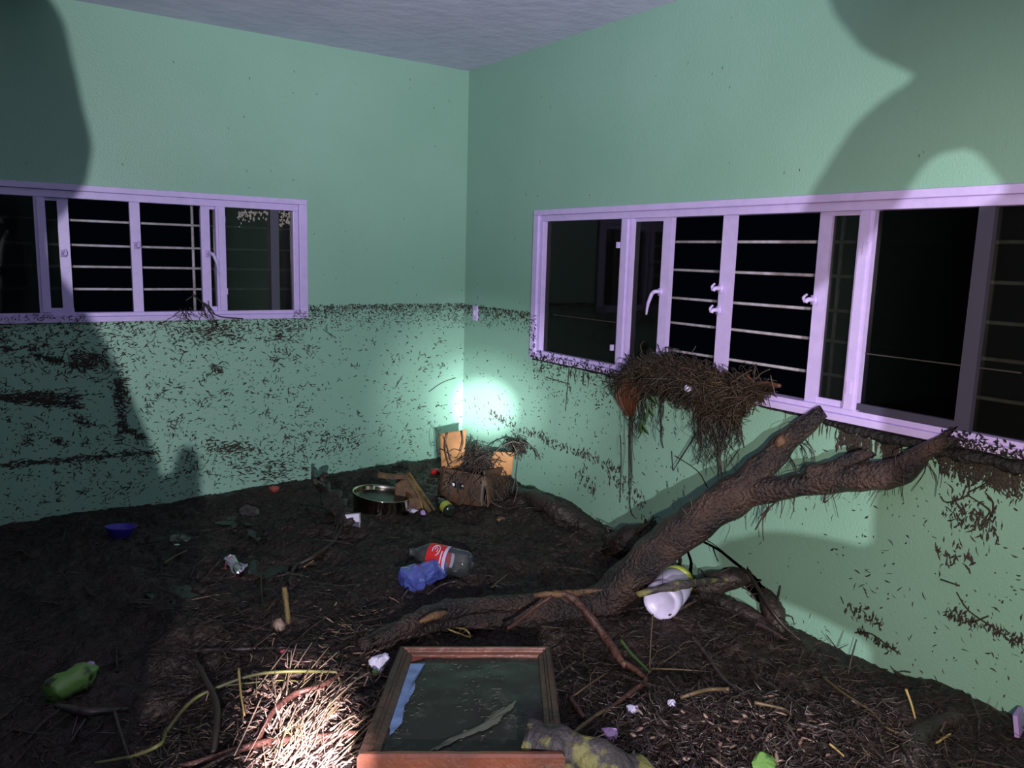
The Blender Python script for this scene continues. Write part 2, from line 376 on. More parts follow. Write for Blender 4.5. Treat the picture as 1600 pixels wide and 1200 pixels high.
def latch(root, side, u, z, n, du, down=0.085, kind=0):
    """small cast lever on its plate"""
    b = MB()
    b.box(P3(side, u-0.012, n-0.010, z-0.012), P3(side, u+0.012, n+0.002, z+0.022))
    b.tube([P3(side, u, n-0.006, z+0.006), P3(side, u+du*0.25, n-0.028, z+0.006), P3(side, u+du*0.45, n-0.034, z-0.004)], [0.009, 0.009, 0.008], 8, sub=3)
    if kind == 0:
        b.tube([P3(side, u+du*0.45, n-0.034, z-0.002), P3(side, u+du*0.8, n-0.038, z-down*0.5), P3(side, u+du, n-0.036, z-down)], [0.009, 0.0075, 0.004], 8, sub=4)
    else:
        b.tube([P3(side, u+du*0.45, n-0.034, z-0.002), P3(side, u+du*0.8, n-0.03, z+0.012), P3(side, u+du*0.4, n-0.028, z+0.026)], [0.007, 0.006, 0.004], 8, sub=4)
    b.build('latch', M['frame'], root)

# left window
zi0, zi1 = 1.488, 2.020
bz = [LW(200, y, 0.115).z for y in (347.5, 384.5, 418, 451)]
w1 = window('window_1', 'L', WL, zi0, zi1,
            stiles=[(uL(94), uL(111), 'frame', 0.012), (uL(206), uL(222), 'frame', 0.012), (uL(316), uL(330), 'frame', 0.012), (uL(423), uL(436), 'sash', -0.003)],
            mulls=[(uL(57), uL(75), ), (uL(338), uL(353))],
            panes=[(WL['u0']+0.07, uL(60), 0.02), (uL(72), uL(98), 0.024), (uL(328), uL(342), 0.024), (uL(350), WL['u1']-0.07, 0.02)],
            bars_z=bz, vbars=[LW(302, 400, 0.128).x], sills=[(uL(72), uL(112), 0.012), (uL(316), uL(340), 0.012)], label='')
latch(w1, 'L', uL(326, 398), LW(326, 398).z, 0.012, 0.045, 0.10)
latch(w1, 'L', uL(214, 385), LW(214, 385).z, 0.012, 0.010, 0.05, 1)
latch(w1, 'L', uL(100, 398), LW(100, 398).z, 0.012, 0.010, 0.05, 1)
# right window
zi0, zi1 = 1.308, 2.000
bz = [RW(1085, y, 0.115).z for y in (378, 422.5, 467, 508, 552)]
w2 = window('window_2', 'R', WR, zi0, zi1,
            stiles=[(uR(1040, 465), uR(1027, 465), 'frame', 0.012), (uR(1136, 465), uR(1119, 465), 'frame', 0.012), (uR(1286, 470), uR(1267, 470), 'frame', 0.012),
                    (uR(1541, 450), uR(1516, 450), 'sash', -0.003), (uR(919, 450), uR(908, 450), 'sashdim', 0.045)],
            mulls=[(uR(983, 450), uR(967, 450)), (uR(1357, 450), uR(1334, 450))],
            panes=[(uR(970, 450), WR['u1']-0.07, 0.02), (uR(1030, 450), uR(980, 450), 0.024), (uR(1336, 450), uR(1284, 450), 0.024), (uR(1530, 450), uR(1352, 450), 0.02, 'glassdark'), (WR['u0']+0.07, uR(1530, 450), 0.02)],
            bars_z=bz, vbars=[RW(1018, 450, 0.128).y, RW(1309, 450, 0.128).y], sills=[(uR(1040), uR(980), 0.012), (uR(1337), uR(1268), 0.012)], label='')
def rl(px, py, du, dn, k=0): p = RW(px, py); latch(w2, 'R', p.y, p.z, 0.012, du, dn, k)
rl(1030, 458, 0.05, 0.10); rl(1124, 453, 0.03, 0.05, 1); rl(1121, 487, 0.03, 0.04, 1); rl(1270, 471, 0.035, 0.05, 1)
b = MB()
for q in ((968, 383), (958, 543)): p = RW(*q); b.box((-0.016, p.y-0.006, p.z-0.014), (0.0, p.y+0.006, p.z+0.014))
for q in ((1356, 388), (1330, 605)): p = RW(*q); b.box((-0.020, p.y-0.007, p.z-0.022), (0.0, p.y+0.007, p.z+0.022))
b.build('hinge', M['frame'], w2, smooth=False)
b = MB()
for q in ((349, 343), (353, 455)): p = LW(*q); b.box((p.x-0.006, -0.016, p.z-0.016), (p.x+0.006, 0.0, p.z+0.016))
b.build('hinge', M['frame'], w1, smooth=False)

b = MB()  # pale mottled flecks along the top of the pane
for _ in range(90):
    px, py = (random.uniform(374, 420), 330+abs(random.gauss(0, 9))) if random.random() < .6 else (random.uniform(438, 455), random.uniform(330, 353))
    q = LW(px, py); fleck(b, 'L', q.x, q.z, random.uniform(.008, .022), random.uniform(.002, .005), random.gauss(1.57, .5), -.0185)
b.build('pale_pane_flecks', M['paleflecks'], w1)['kind'] = 'stuff'
# dried tide line across the panes, level with the line on the walls
b = MB()
for ua, ub in ((uR(962, 450), uR(862, 450)), (uR(1516, 450), uR(1356, 450)), (uR(1541, 450)-.12, uR(1541, 450))):
    b.box((0.0165, ua, 1.509), (0.019, ub, 1.513))
b.build('tide_line', M['haze_line'], w2, smooth=False)
# small white switch box on the right wall at the waterline
p = RW(744, 489)
r_ = empty('wall_switch', (0, p.y, p.z-0.045), 'small mud-spattered white switch plate on the wall next to the corner', 'switch')
b = MB(); b.box((-0.012, p.y-0.022, p.z-0.045), (0.0, p.y+0.022, p.z+0.045)); o = b.build('switch_plate', M['frame'], r_, smooth=False)
b = MB(); b.box((-0.017, p.y-0.008, p.z-0.016), (-0.011, p.y+0.008, p.z+0.016)); b.build('rocker', M['paper'], r_, smooth=False)

# ------------------------------------------------------------------ plant flecks stuck to the walls
def in_win(side, u, z):
    W = WL if side == 'L' else WR
    return W['u0']-0.0 < u < W['u1']+0.0 and W['z0'] < z < W['z1']
ZW = 1.508
bL = MB(); bR = MB()
def scatter(b, side, n, u0, u1, z0, z1, dens, Ls=(0.008, 0.035), ws=(0.0008, 0.0026), horiz=0.0):
    c = 0
    while c < n:
        u = random.uniform(u0, u1); z = random.uniform(z0, z1)
        if random.random() > dens(u, z) or in_win(side, u, z): c += 0.25; continue
        a = random.gauss(0, 0.5) if random.random() < horiz else random.uniform(0, math.pi)
        L = random.uniform(*Ls)*random.choice((0.5, 0.7, 1, 1.2))
        fleck(b, side, u, z, L, random.uniform(*ws), a); c += 1
def clump(u, z, s, k): return 0.35+0.9*max(0, noise.noise(Vector((u*k, z*k, s)))+0.15)
# waterline band
def bandL(u, z):
    d = ZW-0.012*max(0, -u-0.2)-z
    return math.exp(-((d-0.012)/0.028)**2) if d < 0.012 else math.exp(-d/0.045)
scatter(bL, 'L', 2600, -1.06, 0, 1.36, 1.515, bandL, (0.006, 0.022), (0.0008, 0.0022), 0.5)
scatter(bL, 'L', 1900, -2.9, -1.0, 1.20, 1.443, lambda u, z: math.exp(-(1.445-z)/0.07)*clump(u, z, 2, 6), (0.010, 0.035), (0.001, 0.0026), 0.7)
scatter(bL, 'L', 3600, -2.9, 0, 0.46, 1.44, lambda u, z: clump(u, z, 1, 3.2)*lerp_pts(u, [(-2.9, 1.0), (-1.5, 0.9), (-1.0, 0.55), (0, 0.32)]), (0.006, 0.030), (0.0008, 0.0024), 0.6)
scatter(bL, 'L', 700, -2.0, -0.7, 0.46, 0.80, lambda u, z: math.exp(-((z-0.72)/0.09)**2)*clump(u, z, 5, 5), (0.008, 0.03), (0.001, 0.003), 0.4)
# heavy scum patches and horizontal tide streaks (traced on the wall)
for (x0, y0, x1, y1, n) in ((0, 612, 125, 626, 420), (0, 622, 125, 634, 300), (60, 556, 95, 566, 130), (105, 550, 165, 580, 420), (178, 590, 198, 640, 260), (183, 645, 198, 690, 160), (202, 672, 222, 684, 70),
                            (0, 727, 130, 716, 200), (130, 715, 250, 706, 150), (120, 665, 140, 650, 50), (85, 688, 100, 695, 40), (0, 545, 60, 540, 60), (300, 505, 370, 530, 260), (330, 570, 345, 580, 60), (430, 510, 440, 535, 60), (330, 690, 400, 710, 200), (380, 720, 480, 750, 260)):
    for _ in range(n):
        t = random.random(); q = LW(x0+(x1-x0)*t+random.gauss(0, 4), y0+(y1-y0)*t+random.gauss(0, 2.6)) if abs(y1-y0) <= 13 else LW((x0+x1)/2+(x1-x0)*random.gauss(0, .30), (y0+y1)/2+(y1-y0)*random.gauss(0, .32))
        if random.random() < .45 or in_win('L', q.x, q.z): continue
        fleck(bL, 'L', q.x, q.z, random.uniform(0.012, 0.045), random.uniform(0.0010, 0.0032), random.gauss(0, 0.35) if abs(x1-x0) > 60 else random.gauss(0, 0.8))
for _ in range(260):
    u = random.uniform(-2.7, -0.05) if random.random() < .4 else random.uniform(-2.6, -1.0); z = random.uniform(.55, 1.43)
    fleck(bL, 'L', u, z, random.uniform(.025, .06), random.uniform(.0010, .0022), random.gauss(0, .8))
    for _k in range(random.randint(2, 6)): fleck(bL, 'L', u+random.gauss(0, .02), z+random.gauss(0, .016), random.uniform(.008, .03), random.uniform(.001, .0028), random.uniform(0, 3))
# sparse specks above the line
for bb, sd, u0, u1 in ((bL, 'L', -2.7, 0), (bR, 'R', -3.4, 0)):
    for _ in range(40):
        u = random.uniform(u0, u1); z = random.uniform(1.55, 2.8)
        if not in_win(sd, u, z): fleck(bb, sd, u, z, random.uniform(0.004, 0.016), 0.0012, random.uniform(1.0, 2.2))
# right wall
scatter(bR, 'R', 1300, -0.75, 0, 1.38, 1.515, lambda u, z: math.exp(-max(0, ZW-z)/0.035) if z < ZW else 0.1, (0.006, 0.02), (0.001, 0.0026), 0.3)
scatter(bR, 'R', 1500, -3.5, 0, 0.44, 1.26, lambda u, z: clump(u, z, 3, 3.5)*lerp_pts(u, [(-3.5, 0.9), (-2.8, 0.7), (-2.4, 0.06), (-1.9, 0.3), (-1.0, 0.6), (0, 0.3)]), (0.006, 0.028), (0.0008, 0.0024), 0.1)
scatter(bR, 'R', 700, -2.0, -0.75, 1.05, 1.262, lambda u, z: math.exp(-(1.262-z)/0.09), (0.008, 0.03), (0.001, 0.0028), 0.2)
for (x0, y0, x1, y1, n, sx) in ((765, 645, 830, 680, 90, 4), (830, 672, 860, 690, 60, 4), (860, 690, 970, 735, 130, 4), (905, 735, 930, 770, 60, 8), (950, 740, 1010, 790, 90, 10), (1320, 665, 1345, 715, 260, 12), (1380, 690, 1402, 735, 150, 8), (1350, 680, 1360, 700, 70, 5),
                                (1470, 700, 1590, 760, 420, 14), (1480, 790, 1560, 830, 160, 14), (1500, 745, 1590, 730, 150, 12), (1470, 955, 1600, 1005, 100, 6), (1340, 985, 1405, 1020, 60, 2), (1465, 860, 1520, 870, 40, 12), (1320, 950, 1380, 975, 50, 8)):
    for _ in range(n):
        t = random.random(); q = RW(x0+(x1-x0)*t+random.gauss(0, sx*.5), y0+(y1-y0)*t+random.gauss(0, sx))
        if not in_win('R', q.y, q.z): fleck(bR, 'R', q.y, q.z, random.uniform(0.010, 0.032), random.uniform(0.001, 0.0032), random.gauss(1.57, 0.5))
# drips of silt under the right window
for _ in range(120):
    u = random.choice((random.gauss(-2.78, 0.10), random.gauss(-3.2, 0.12), random.uniform(-3.4, -0.8)))
    z = 1.25; L = random.uniform(0.01, 0.09)
    fleck(bR, 'R', u, z-L/2, L, random.uniform(0.0015, 0.004), -math.pi/2)
for px, py, n in ((1318, 690, 20), (1330, 700, 26), (1345, 695, 24), (1385, 705, 18), (1400, 712, 26), (1425, 715, 14), (1478, 722, 30), (1500, 728, 22), (1530, 735, 20), (1565, 745, 26), (1590, 755, 24)):
    for _ in range(n):
        q = RW(px+random.gauss(0, 5), py-18+random.random()*34); fleck(bR, 'R', q.y, q.z, random.uniform(.012, .045), random.uniform(.0018, .005), random.gauss(-1.57, .35))
# traced twig marks
def wtwig(b, fn, pts, r, side):
    P = [fn(*q) for q in pts]
    for p in P:
        if side == 'L': p.y = -r
        else: p.x = -r
    b.tube(P, r, 5, rough=0.4, sub=3)
for pts in (((1340, 987), (1362, 990), (1390, 1010), (1408, 1022)), ((1495, 925), (1515, 955), (1560, 985), (1580, 1003)), ((1545, 962), (1520, 972)), ((1513, 715), (1515, 760), (1510, 775), (1480, 785), (1470, 775)), ((1512, 770), (1540, 755), (1562, 730)),
            ((1515, 775), (1545, 795), (1550, 808), (1552, 785), (1540, 770)), ((1540, 755), (1560, 750), (1585, 775)), ((1470, 905), (1500, 915)), ((1540, 750), (1510, 745)), ((985, 640), (983, 700), (985, 790), (992, 808)), ((970, 680), (971, 720), (969, 785)), ((1034, 620), (1033, 680), (1037, 700)),
            ((855, 590), (890, 600)), ((890, 575), (886, 620), (884, 640)), ((1105, 760), (1090, 735), (1055, 712)), ((1050, 705), (1052, 735))):
    wtwig(bR, RW, pts, 0.0025, 'R')
for pts in (((445, 515), (480, 513)), ((466, 498), (467, 520)), ((505, 515), (525, 528)), ((618, 605), (628, 588)), ((670, 612), (690, 598), (712, 590)), ((340, 505), (330, 490), (325, 470))):
    wtwig(bL, LW, pts, 0.0022, 'L')
tag(bL.build('plant_flecks', M['fleck'], origin=(0,0,0)), 'dark plant flecks left by floodwater on the left wall', 'flecks', kind='stuff')
tag(bR.build('plant_flecks', M['fleck'], origin=(0,0,0)), 'dark plant flecks left by floodwater on the right wall', 'flecks', kind='stuff')
# silt ledge caught under the right window frame and on its foot
b = MB()
N = 120
for i in range(N):
    pass
pts = []; rad = []
for i in range(150):
    u = -0.75+(-3.35+0.75)*i/149
    thick = lerp_pts(-u, [(0.75, .006), (1.6, .010), (2.3, .006), (2.55, .010), (2.68, .020), (2.85, .026), (3.0, .026), (3.4, .036)])*random.uniform(.85, 1.15)
    pts.append((-0.002, u, 1.262-thick*0.78)); rad.append(thick)
b.tube(pts, rad, 10, rough=0.5, fs=30, flat=0.6)
for i in range(620):
    u = random.uniform(-3.36, -3.02) if i < 320 else random.uniform(-1.6, -0.75)
    zz = 1.262+0.05*abs(random.gauss(0, .45)); fleck(b, 'R', u, min(zz, 1.31), random.uniform(.006, .025), random.uniform(.001, .003), random.uniform(0, 3), 0.023)
for i in range(60):
    fleck(b, 'R', random.uniform(-0.80, -0.745), random.uniform(1.27, 1.5), random.uniform(.006, .03), random.uniform(.001, .0025), random.uniform(0, 3), 0.023)
tag(b.build('silt_ledge', M['silt'], origin=(0,0,0)), 'ragged ledge of black silt under the right window frame', 'silt', kind='stuff')
b = MB()
for i in range(140):
    u = random.uniform(-2.45, -2.1) if i < 100 else random.uniform(-1.1, -1.03); fleck(b, 'L', u, random.uniform(1.448, 1.485), random.uniform(.006, .02), random.uniform(.0006, .0016), random.uniform(0, 3), 0.023)
tag(b.build('plant_flecks', M['fleck'], origin=(0,0,0)), 'fine dark specks on the lower rail of the left window', 'flecks', kind='stuff')

# ------------------------------------------------------------------ people just outside the frame, their bodies shaped to cast the wall shadows
def SA(px, py, fwd, side):
    W = LW(px, py) if side == 'L' else RW(px, py)
    a = float(np.dot(np.array(W)-CP, RM[2])); a0 = float(np.dot(np.array(LA)-CP, RM[2]))
    t = (fwd-a0)/(a-a0); return LA+(W-LA)*t, t*a/FPX      # point, metres per shadow pixel
def body(name, label, fwd, side, chains):
    """limbs swept along their bones and fused by a voxel remesh into one skin"""
    b = MB()
    for ch in chains:
        P = []; R_ = []
        for (px, py, r) in ch:
            p, k = SA(px, py, fwd, side); P.append(p); R_.append(r*k)
        b.tube(P, R_, 16, sub=5)
        for p, r in ((P[0], R_[0]), (P[-1], R_[-1])):
            b.lathe([(max(.0005, r*math.sin(a_*math.pi/8)), -r*math.cos(a_*math.pi/8)) for a_ in range(9)], Matrix.Translation(p), 16)
    o = b.build(name, M['cloth']); md = o.modifiers.new('remesh', 'REMESH'); md.mode = 'VOXEL'; md.voxel_size = .010; md.use_smooth_shade = True
    return tag(o, label, 'person')
body('person', 'person in dark clothes taking the picture, seen as the tall shadow by left window', -0.50, 'L',
     [[(-35, 60, 130), (-40, 210, 166)], [(-45, 210, 110), (-60, 400, 120)], [(-60, 430, 130), (-40, 560, 185), (30, 850, 225), (0, 1150, 240), (-20, 1400, 230)],
      [(-20, 520, 120), (80, 700, 120), (180, 860, 110), (280, 850, 45), (292, 775, 22), (292, 712, 20)],
      [(-100, 520, 130), (-330, 760, 110), (-300, 1100, 80)], [(40, 1350, 150), (60, 1900, 110), (60, 2600, 90)], [(-160, 1350, 150), (-200, 1900, 110), (-200, 2600, 90)]])
body('person', 'second person reaching out an arm, seen only as the shadow by the right window', -0.45, 'R',
     [[(1560, -100, 215), (1580, -230, 190)], [(1600, 0, 120), (1680, 200, 110)], [(1700, 150, 100), (1600, 150, 68), (1480, 172, 62), (1400, 215, 56), (1330, 315, 54), (1275, 400, 40), (1250, 440, 26)],
      [(1650, 450, 160), (1640, 700, 205), (1655, 930, 222), (1680, 1250, 250)], [(1520, 930, 90), (1400, 950, 64), (1300, 905, 66), (1205, 880, 54), (1150, 870, 30)],
      [(1720, 1250, 170), (1740, 1900, 120), (1740, 2900, 100)], [(1540, 1250, 150), (1520, 1900, 120), (1500, 2900, 100)]])

CLAMP = True
# ------------------------------------------------------------------ broken tree branch leaning on the window ledge
def on_line(px, py, A, B):
    r = Vector(ray(px, py)).normalized(); C = Vector(CP); d = (B-A); w0 = C-A
    a = r.dot(r); b_ = r.dot(d); c = d.dot(d); dd = r.dot(w0); e = d.dot(w0)
    t = (a*e-b_*dd)/(a*c-b_*b_); s_ = (b_*t-dd)/a
    return C+r*s_
A0 = G(930, 945, 0.03); T1 = RW(1271, 653, -0.045); T2 = RW(1474, 689, -0.045)
tree = empty('fallen_branch', A0, 'large dark forked tree branch lying in the mud and leaning on the right window ledge', 'branch')
FK = on_line(1160, 765, A0, T1)
b = MB()
low = [G(560, 1012, 0.00), G(620, 992, 0.01), G(690, 972, 0.015), G(770, 965, 0.02), G(850, 958, 0.02), A0]
up = [on_line(980, 905, A0, T1), on_line(1040, 850, A0, T1), on_line(1100, 805, A0, T1), FK]
b.tube(low+up, [.030, .042, .048, .052, .058, .070, .074, .072, .072, .070], 22, rough=0.22, fs=14, sub=7)
b.build('trunk', M['bark'], tree)
b = MB(); l1 = [FK-(FK-A0)*0.06, on_line(1195, 727, A0, T1), on_line(1225, 693, A0, T1), on_line(1250, 672, A0, T1), T1]
b.tube(l1, [.064, .053, .043, .037, .029], 20, rough=0.25, fs=16, sub=6, jag=0.05)
o = b.build('limb', M['bark'], tree)
b = MB(); l2 = [FK-(FK-A0)*0.03, on_line(1210, 765, FK, T2), on_line(1270, 755, FK, T2), on_line(1340, 745, FK, T2), on_line(1405, 738, FK, T2), on_line(1437, 712, FK, T2), T2]
b.tube(l2, [.052, .046, .047, .050, .048, .035, .027], 20, rough=0.28, fs=15, sub=6, jag=0.06)
b.build('limb', M['bark'], tree)
b = MB(); b.tube([on_line(1275, 746, FK, T2), on_line(1315, 726, FK, T2), on_line(1349, 711, FK, T2)], [.046, .032, .022], 14, rough=0.4, fs=22, sub=5, jag=0.05)
b.build('broken_stub', M['bark'], tree)
for (q, l, r) in (((1219, 690), 0.02, 0.024), ((1146, 777), 0.0, 0.030)):
    b = MB(); p = on_line(*q, A0, T1); d = (Vector(CP)-p).normalized()
    b.tube([p+d*0.030, p+d*0.058, p+d*0.062], [r, r*0.8, r*.3], 12, rough=.4, fs=40); b.build('bare_knot', M['wood'], tree)
b = MB()
for _ in range(95):
    t = random.random(); base = random.choice(((A0, FK), (FK, T1), (FK, T2), (FK, T2))); p = base[0]+(base[1]-base[0])*t
    d = Vector((random.gauss(0, .6), random.gauss(0, .6), random.uniform(-1.4, .35))).normalized(); L = random.uniform(.04, .13)
    q = p+d*(.058+L*.4)+Vector((0, 0, -.01)); b.tube([p+d*.045, q, q+Vector((random.gauss(0,.02), random.gauss(0,.02), -L*.6))], [.0018, .0014, .0008], 4, sub=3)
for pts in (((1215, 782), (1200, 795), (1184, 810)), ((1205, 790), (1192, 812), (1193, 845)), ((1241, 778), (1240, 790), (1241, 800)), ((1195, 800), (1180, 828)), ((1290, 772), (1288, 785), (1294, 782)), ((1075, 785), (1092, 808), (1096, 817)), ((1090, 768), (1094, 800), (1097, 817))):
    b.tube([on_line(*q, A0, T1)+Vector((-0.06, -.02, 0)) if q[0] < 1180 else on_line(*q, FK, T2)+Vector((0, 0, 0)) for q in pts], [.0035, .003, .0015][:len(pts)], 5, rough=.4, sub=3)
b.build('rootlets', M['twig'], tree)['kind'] = 'stuff'
# split slab of log lying along the trunk
b = MB(); b.tube([G(590, 1000, .05), G(640, 975, .065), G(700, 953, .075), (G(780, 943, .08)), G(860, 938, .07), G(900, 935, .06)], [.020, .034, .036, .032, .028, .020], 16, rough=.4, fs=20, sub=6, jag=.05)
tag(b.build('split_log', M['bark']), 'split length of brown log lying along the lower end of the fallen branch', 'log')
b = MB(); b.tube([G(655, 972, .098), G(680, 962, .105), G(700, 957, .105)], [.006, .014, .006], 8, rough=.5, fs=60, sub=4)
tag(b.build('bark_splinter', M['wood']), 'torn yellow splinter of bare wood on the split log', 'wood')

# ------------------------------------------------------------------ sticks traced one by one
def stick(name, label, pts, rad, m, lift=0.012, cat='stick', group=None, rough=0.25, lifts=None, jag=0.004, branches=()):
    b = MB(); P = [G(q[0], q[1], (lifts[i] if lifts else lift)) for i, q in enumerate(pts)]
    rr = rad if hasattr(rad, '__len__') else [rad*(1-0.35*i/max(1, len(P)-1)) for i in range(len(P))]
    b.tube(P, rr, 8 if max(rr) < .012 else 14, rough=rough, fs=35, sub=5, jag=jag)
    for (bp, br) in branches:
        Q = [G(q[0], q[1], (q[2] if len(q) > 2 else lift)) for q in bp]; b.tube(Q, [br*(1-.4*i/max(1, len(Q)-1)) for i in range(len(Q))], 7, rough=rough, fs=35, sub=5)
    o = b.build(name, M[m]); return tag(o, label, cat, group)
stick('root', 'long reddish root running along the bottom edge left of the picture frame', [(215, 1215), (320, 1188), (400, 1163), (450, 1158), (500, 1152), (560, 1146)], [.007, .009, .010, .010, .010, .009], 'barkred', .03, cat='root')
stick('root', 'reddish arched root curving up from the long root beside the bright debris', [(403, 1158), (425, 1115), (460, 1085), (500, 1072), (525, 1058), (533, 1050)], [.006, .008, .008, .007, .006, .005], 'barkred', lifts=[.03, .045, .055, .055, .05, .045], cat='root')
stick('stem', 'long yellow-green stem bent across the lower left mud', [(150, 1192), (205, 1182), (250, 1163), (262, 1140), (300, 1095), (345, 1072), (400, 1054), (460, 1049), (525, 1050)], [.004, .0045, .005, .005, .005, .005, .005, .005, .0045], 'greenstem', .05, cat='stem', branches=(([(525, 1050, .05), (530, 1062, .03), (532, 1078, .02)], .004), ([(345, 1072, .05), (440, 1063, .03), (490, 1068, .03)], .003)))
stick('straw', 'upright pale straw crossing the green stem', [(373, 1045), (376, 1080), (382, 1118)], .0038, 'straw2', lifts=[.11, .08, .04], cat='straw')
stick('stick', 'thick dark stick poking up left of the bright debris patch', [(306, 1035), (322, 1062), (338, 1100), (338, 1140), (333, 1178)], [.007, .009, .009, .009, .010], 'twig', lifts=[.07, .07, .06, .05, .03])
stick('stick', 'grey-brown stick lying in front of the green bag with twigs hanging down', [(90, 1103), (130, 1113), (165, 1112), (200, 1108)], [.010, .012, .010, .006], 'chip', .03, branches=(([(178, 1112, .03), (188, 1145, .03), (200, 1180, .03), (212, 1205, .03)], .006), ([(122, 1115, .02), (112, 1150, .01)], .003), ([(137, 1118, .02), (108, 1162, .01)], .003), ([(150, 1145, .02), (198, 1146, .02)], .002)))
stick('stick', 'long thin grey stick lying level above the green stem', [(300, 1016), (360, 1015), (420, 1013), (480, 1016)], .006, 'chip', .02)
stick('stick', 'short upright bare stick stub standing in the mud below the dark stump', [(444, 918), (448, 945), (451, 975)], [.010, .009, .007], 'oldwood', lifts=[.10, .06, .02])
stick('straw', 'thin straight straw on dark mud above the long grey stick', [(300, 937), (330, 931), (360, 927)], .0028, 'straw', cat='straw')
stick('stick', 'reddish peeled stick angling down to the right past the picture frame', [(870, 925), (895, 935), (920, 962), (945, 995), (965, 1025), (975, 1038)], [.008, .013, .0145, .014, .013, .010], 'barkred', lifts=[.14, .15, .12, .08, .05, .04], jag=.02, branches=(([(975, 1035, .035), (1000, 1053, .03), (1008, 1065, .03), (975, 1090, .03), (950, 1110, .02)], .010),))
stick('stick', 'thin reddish side twig pointing left from the peeled stick', [(862, 932), (835, 950), (805, 975), (793, 982)], [.008, .007, .007, .008], 'barkred', lifts=[.14, .12, .10, .10], jag=.006)
stick('stick', 'knot of torn bark where the peeled stick crosses the branch', [(835, 930), (870, 928), (910, 925), (940, 922)], [.006, .014, .012, .004], 'wood', .14, rough=.6)
stick('stick', 'mossy broken stick lying across the white jar', [(1000, 928), (1030, 920), (1070, 913), (1110, 908), (1142, 905)], [.010, .014, .016, .012, .006], 'moss', lifts=[.13, .155, .155, .13, .10], rough=.4, jag=.02)
stick('straw', 'thin upright straw below the white jar', [(1020, 960), (1017, 1000), (1015, 1045)], .003, 'straw', lifts=[.12, .07, .02], cat='straw')
stick('straw', 'thin straw lying level to the right of the peeled stick', [(1015, 1045), (1060, 1046), (1112, 1050)], .003, 'straw', .02, cat='straw')
stick('stick', 'brown stick slanting down below the mud mound by the right wall', [(1082, 995), (1105, 1025), (1130, 1060), (1155, 1080)], [.007, .008, .009, .006], 'chip', .02)
stick('stick', 'pale curved stick at the top of the chip pile', [(1064, 1090), (1085, 1083), (1110, 1077), (1138, 1077)], [.005, .006, .006, .007], 'straw', .035)
stick('stick', 'long thin pale stick crossing in front of the mossy log', [(850, 1205), (865, 1175), (900, 1142), (940, 1112), (960, 1103)], [.004, .004, .005, .005, .004], 'straw', lifts=[.15, .15, .1, .04, .02])
stick('straw', 'fine straight straw right of the picture frame top corner', [(893, 1090), (920, 1070), (950, 1050)], .003, 'straw', .03, cat='straw')
stick('stick', 'stubby brown stick beside the right side of the picture frame', [(892, 1092), (902, 1107), (912, 1120)], .010, 'barkred', .03)
stick('stick', 'dark slanting stick leaning toward the wall beside the mud mound', [(1133, 822), (1150, 850), (1165, 885), (1200, 945), (1225, 978), (1250, 1000)], [.004, .006, .007, .007, .006, .004], 'twig', lifts=[.17, .17, .15, .09, .05, .01], branches=(([(1160, 870, .16), (1159, 840, .18), (1157, 815, .19)], .003), ([(1146, 845, .17), (1143, 860, .14), (1141, 872, .12)], .004)))
stick('stick', 'brown stick lying in front of the arched root stump by the right wall', [(1140, 940), (1165, 963), (1195, 980), (1222, 995)], [.006, .009, .008, .005], 'chip', .02)
stick('stem', 'green stem beside the peeled reddish stick', [(970, 1000), (985, 1020), (1005, 1040), (1015, 1050)], .006, 'leaf', .03, cat='stem')
stick('stick', 'curved thin stick below the chip pile mound at right', [(1170, 1046), (1210, 1075), (1245, 1098), (1265, 1118)], .004, 'chip', .02)
stick('stick', 'long wavy thin stick across the right-hand mud slope', [(1285, 1057), (1320, 1085), (1360, 1110), (1385, 1137), (1420, 1150)], .0045, 'straw', .02)
stick('straw', 'short bright straw standing in the right-hand mud', [(1416, 1078), (1424, 1100), (1430, 1122)], .0045, 'straw2', lifts=[.05, .03, .01], cat='straw')
stick('straw', 'short yellow straw near the bottom right corner', [(1464, 1161), (1475, 1153), (1485, 1147)], .0045, 'straw2', .02, cat='straw')
stick('straw', 'short slanting straw above the bottom right corner', [(1470, 1143), (1477, 1128), (1483, 1116)], .003, 'straw', .03, cat='straw')
stick('straw', 'bright yellow straw on the chip pile at the bottom edge', [(1497-200, 1163), (1308, 1172), (1318, 1181)], .003, 'straw2', .03, cat='straw')
stick('stick', 'flat pale stick on the right edge of the chip pile', [(1248, 1130), (1275, 1136), (1303, 1143)], .006, 'chip', .03)
stick('stick', 'pale bent stick on the upper right of the chip pile', [(1180, 1098), (1205, 1103), (1225, 1108), (1236, 1116)], .005, 'straw', .04)
stick('straw', 'short straw lying on mud to the right of the blue crumpled bottle', [(768, 918), (782, 906), (795, 896)], .0035, 'straw', .02, cat='straw')
stick('stick', 'arched brown twig in front of the blue crumpled bottle', [(667, 930), (690, 914), (715, 909), (737, 917)], .0035, 'chip', lifts=[.01, .05, .05, .01])
stick('stem', 'pale green bent stem above the picture frame', [(700, 983), (725, 993), (735, 995), (728, 984), (712, 981)], .0035, 'straw2', .03, cat='stem')
stick('stick', 'thin leaning stick between the silver can and the bare stub', [(412, 885), (408, 900), (410, 940)], .0045, 'twig', .03)
stick('stick', 'short pale stick with a yellow tip near the left wall', [(258, 880), (272, 870), (292, 860)], [.006, .004, .004], 'straw', .02)
stick('stick', 'curved dark branch running down below the dark stump', [(540, 810), (522, 845), (490, 870), (462, 885), (452, 910)], [.008, .010, .010, .009, .006], 'twig', .025)
stick('stick', 'fine branch curling along the mud above the bare stub', [(525, 800), (528, 820), (520, 840)], .006, 'twig', .03)
stick('straw', 'short bright straw between the silver can and the blue bottle', [(475, 886), (483, 880), (490, 876)], .003, 'straw2', .015, cat='straw')
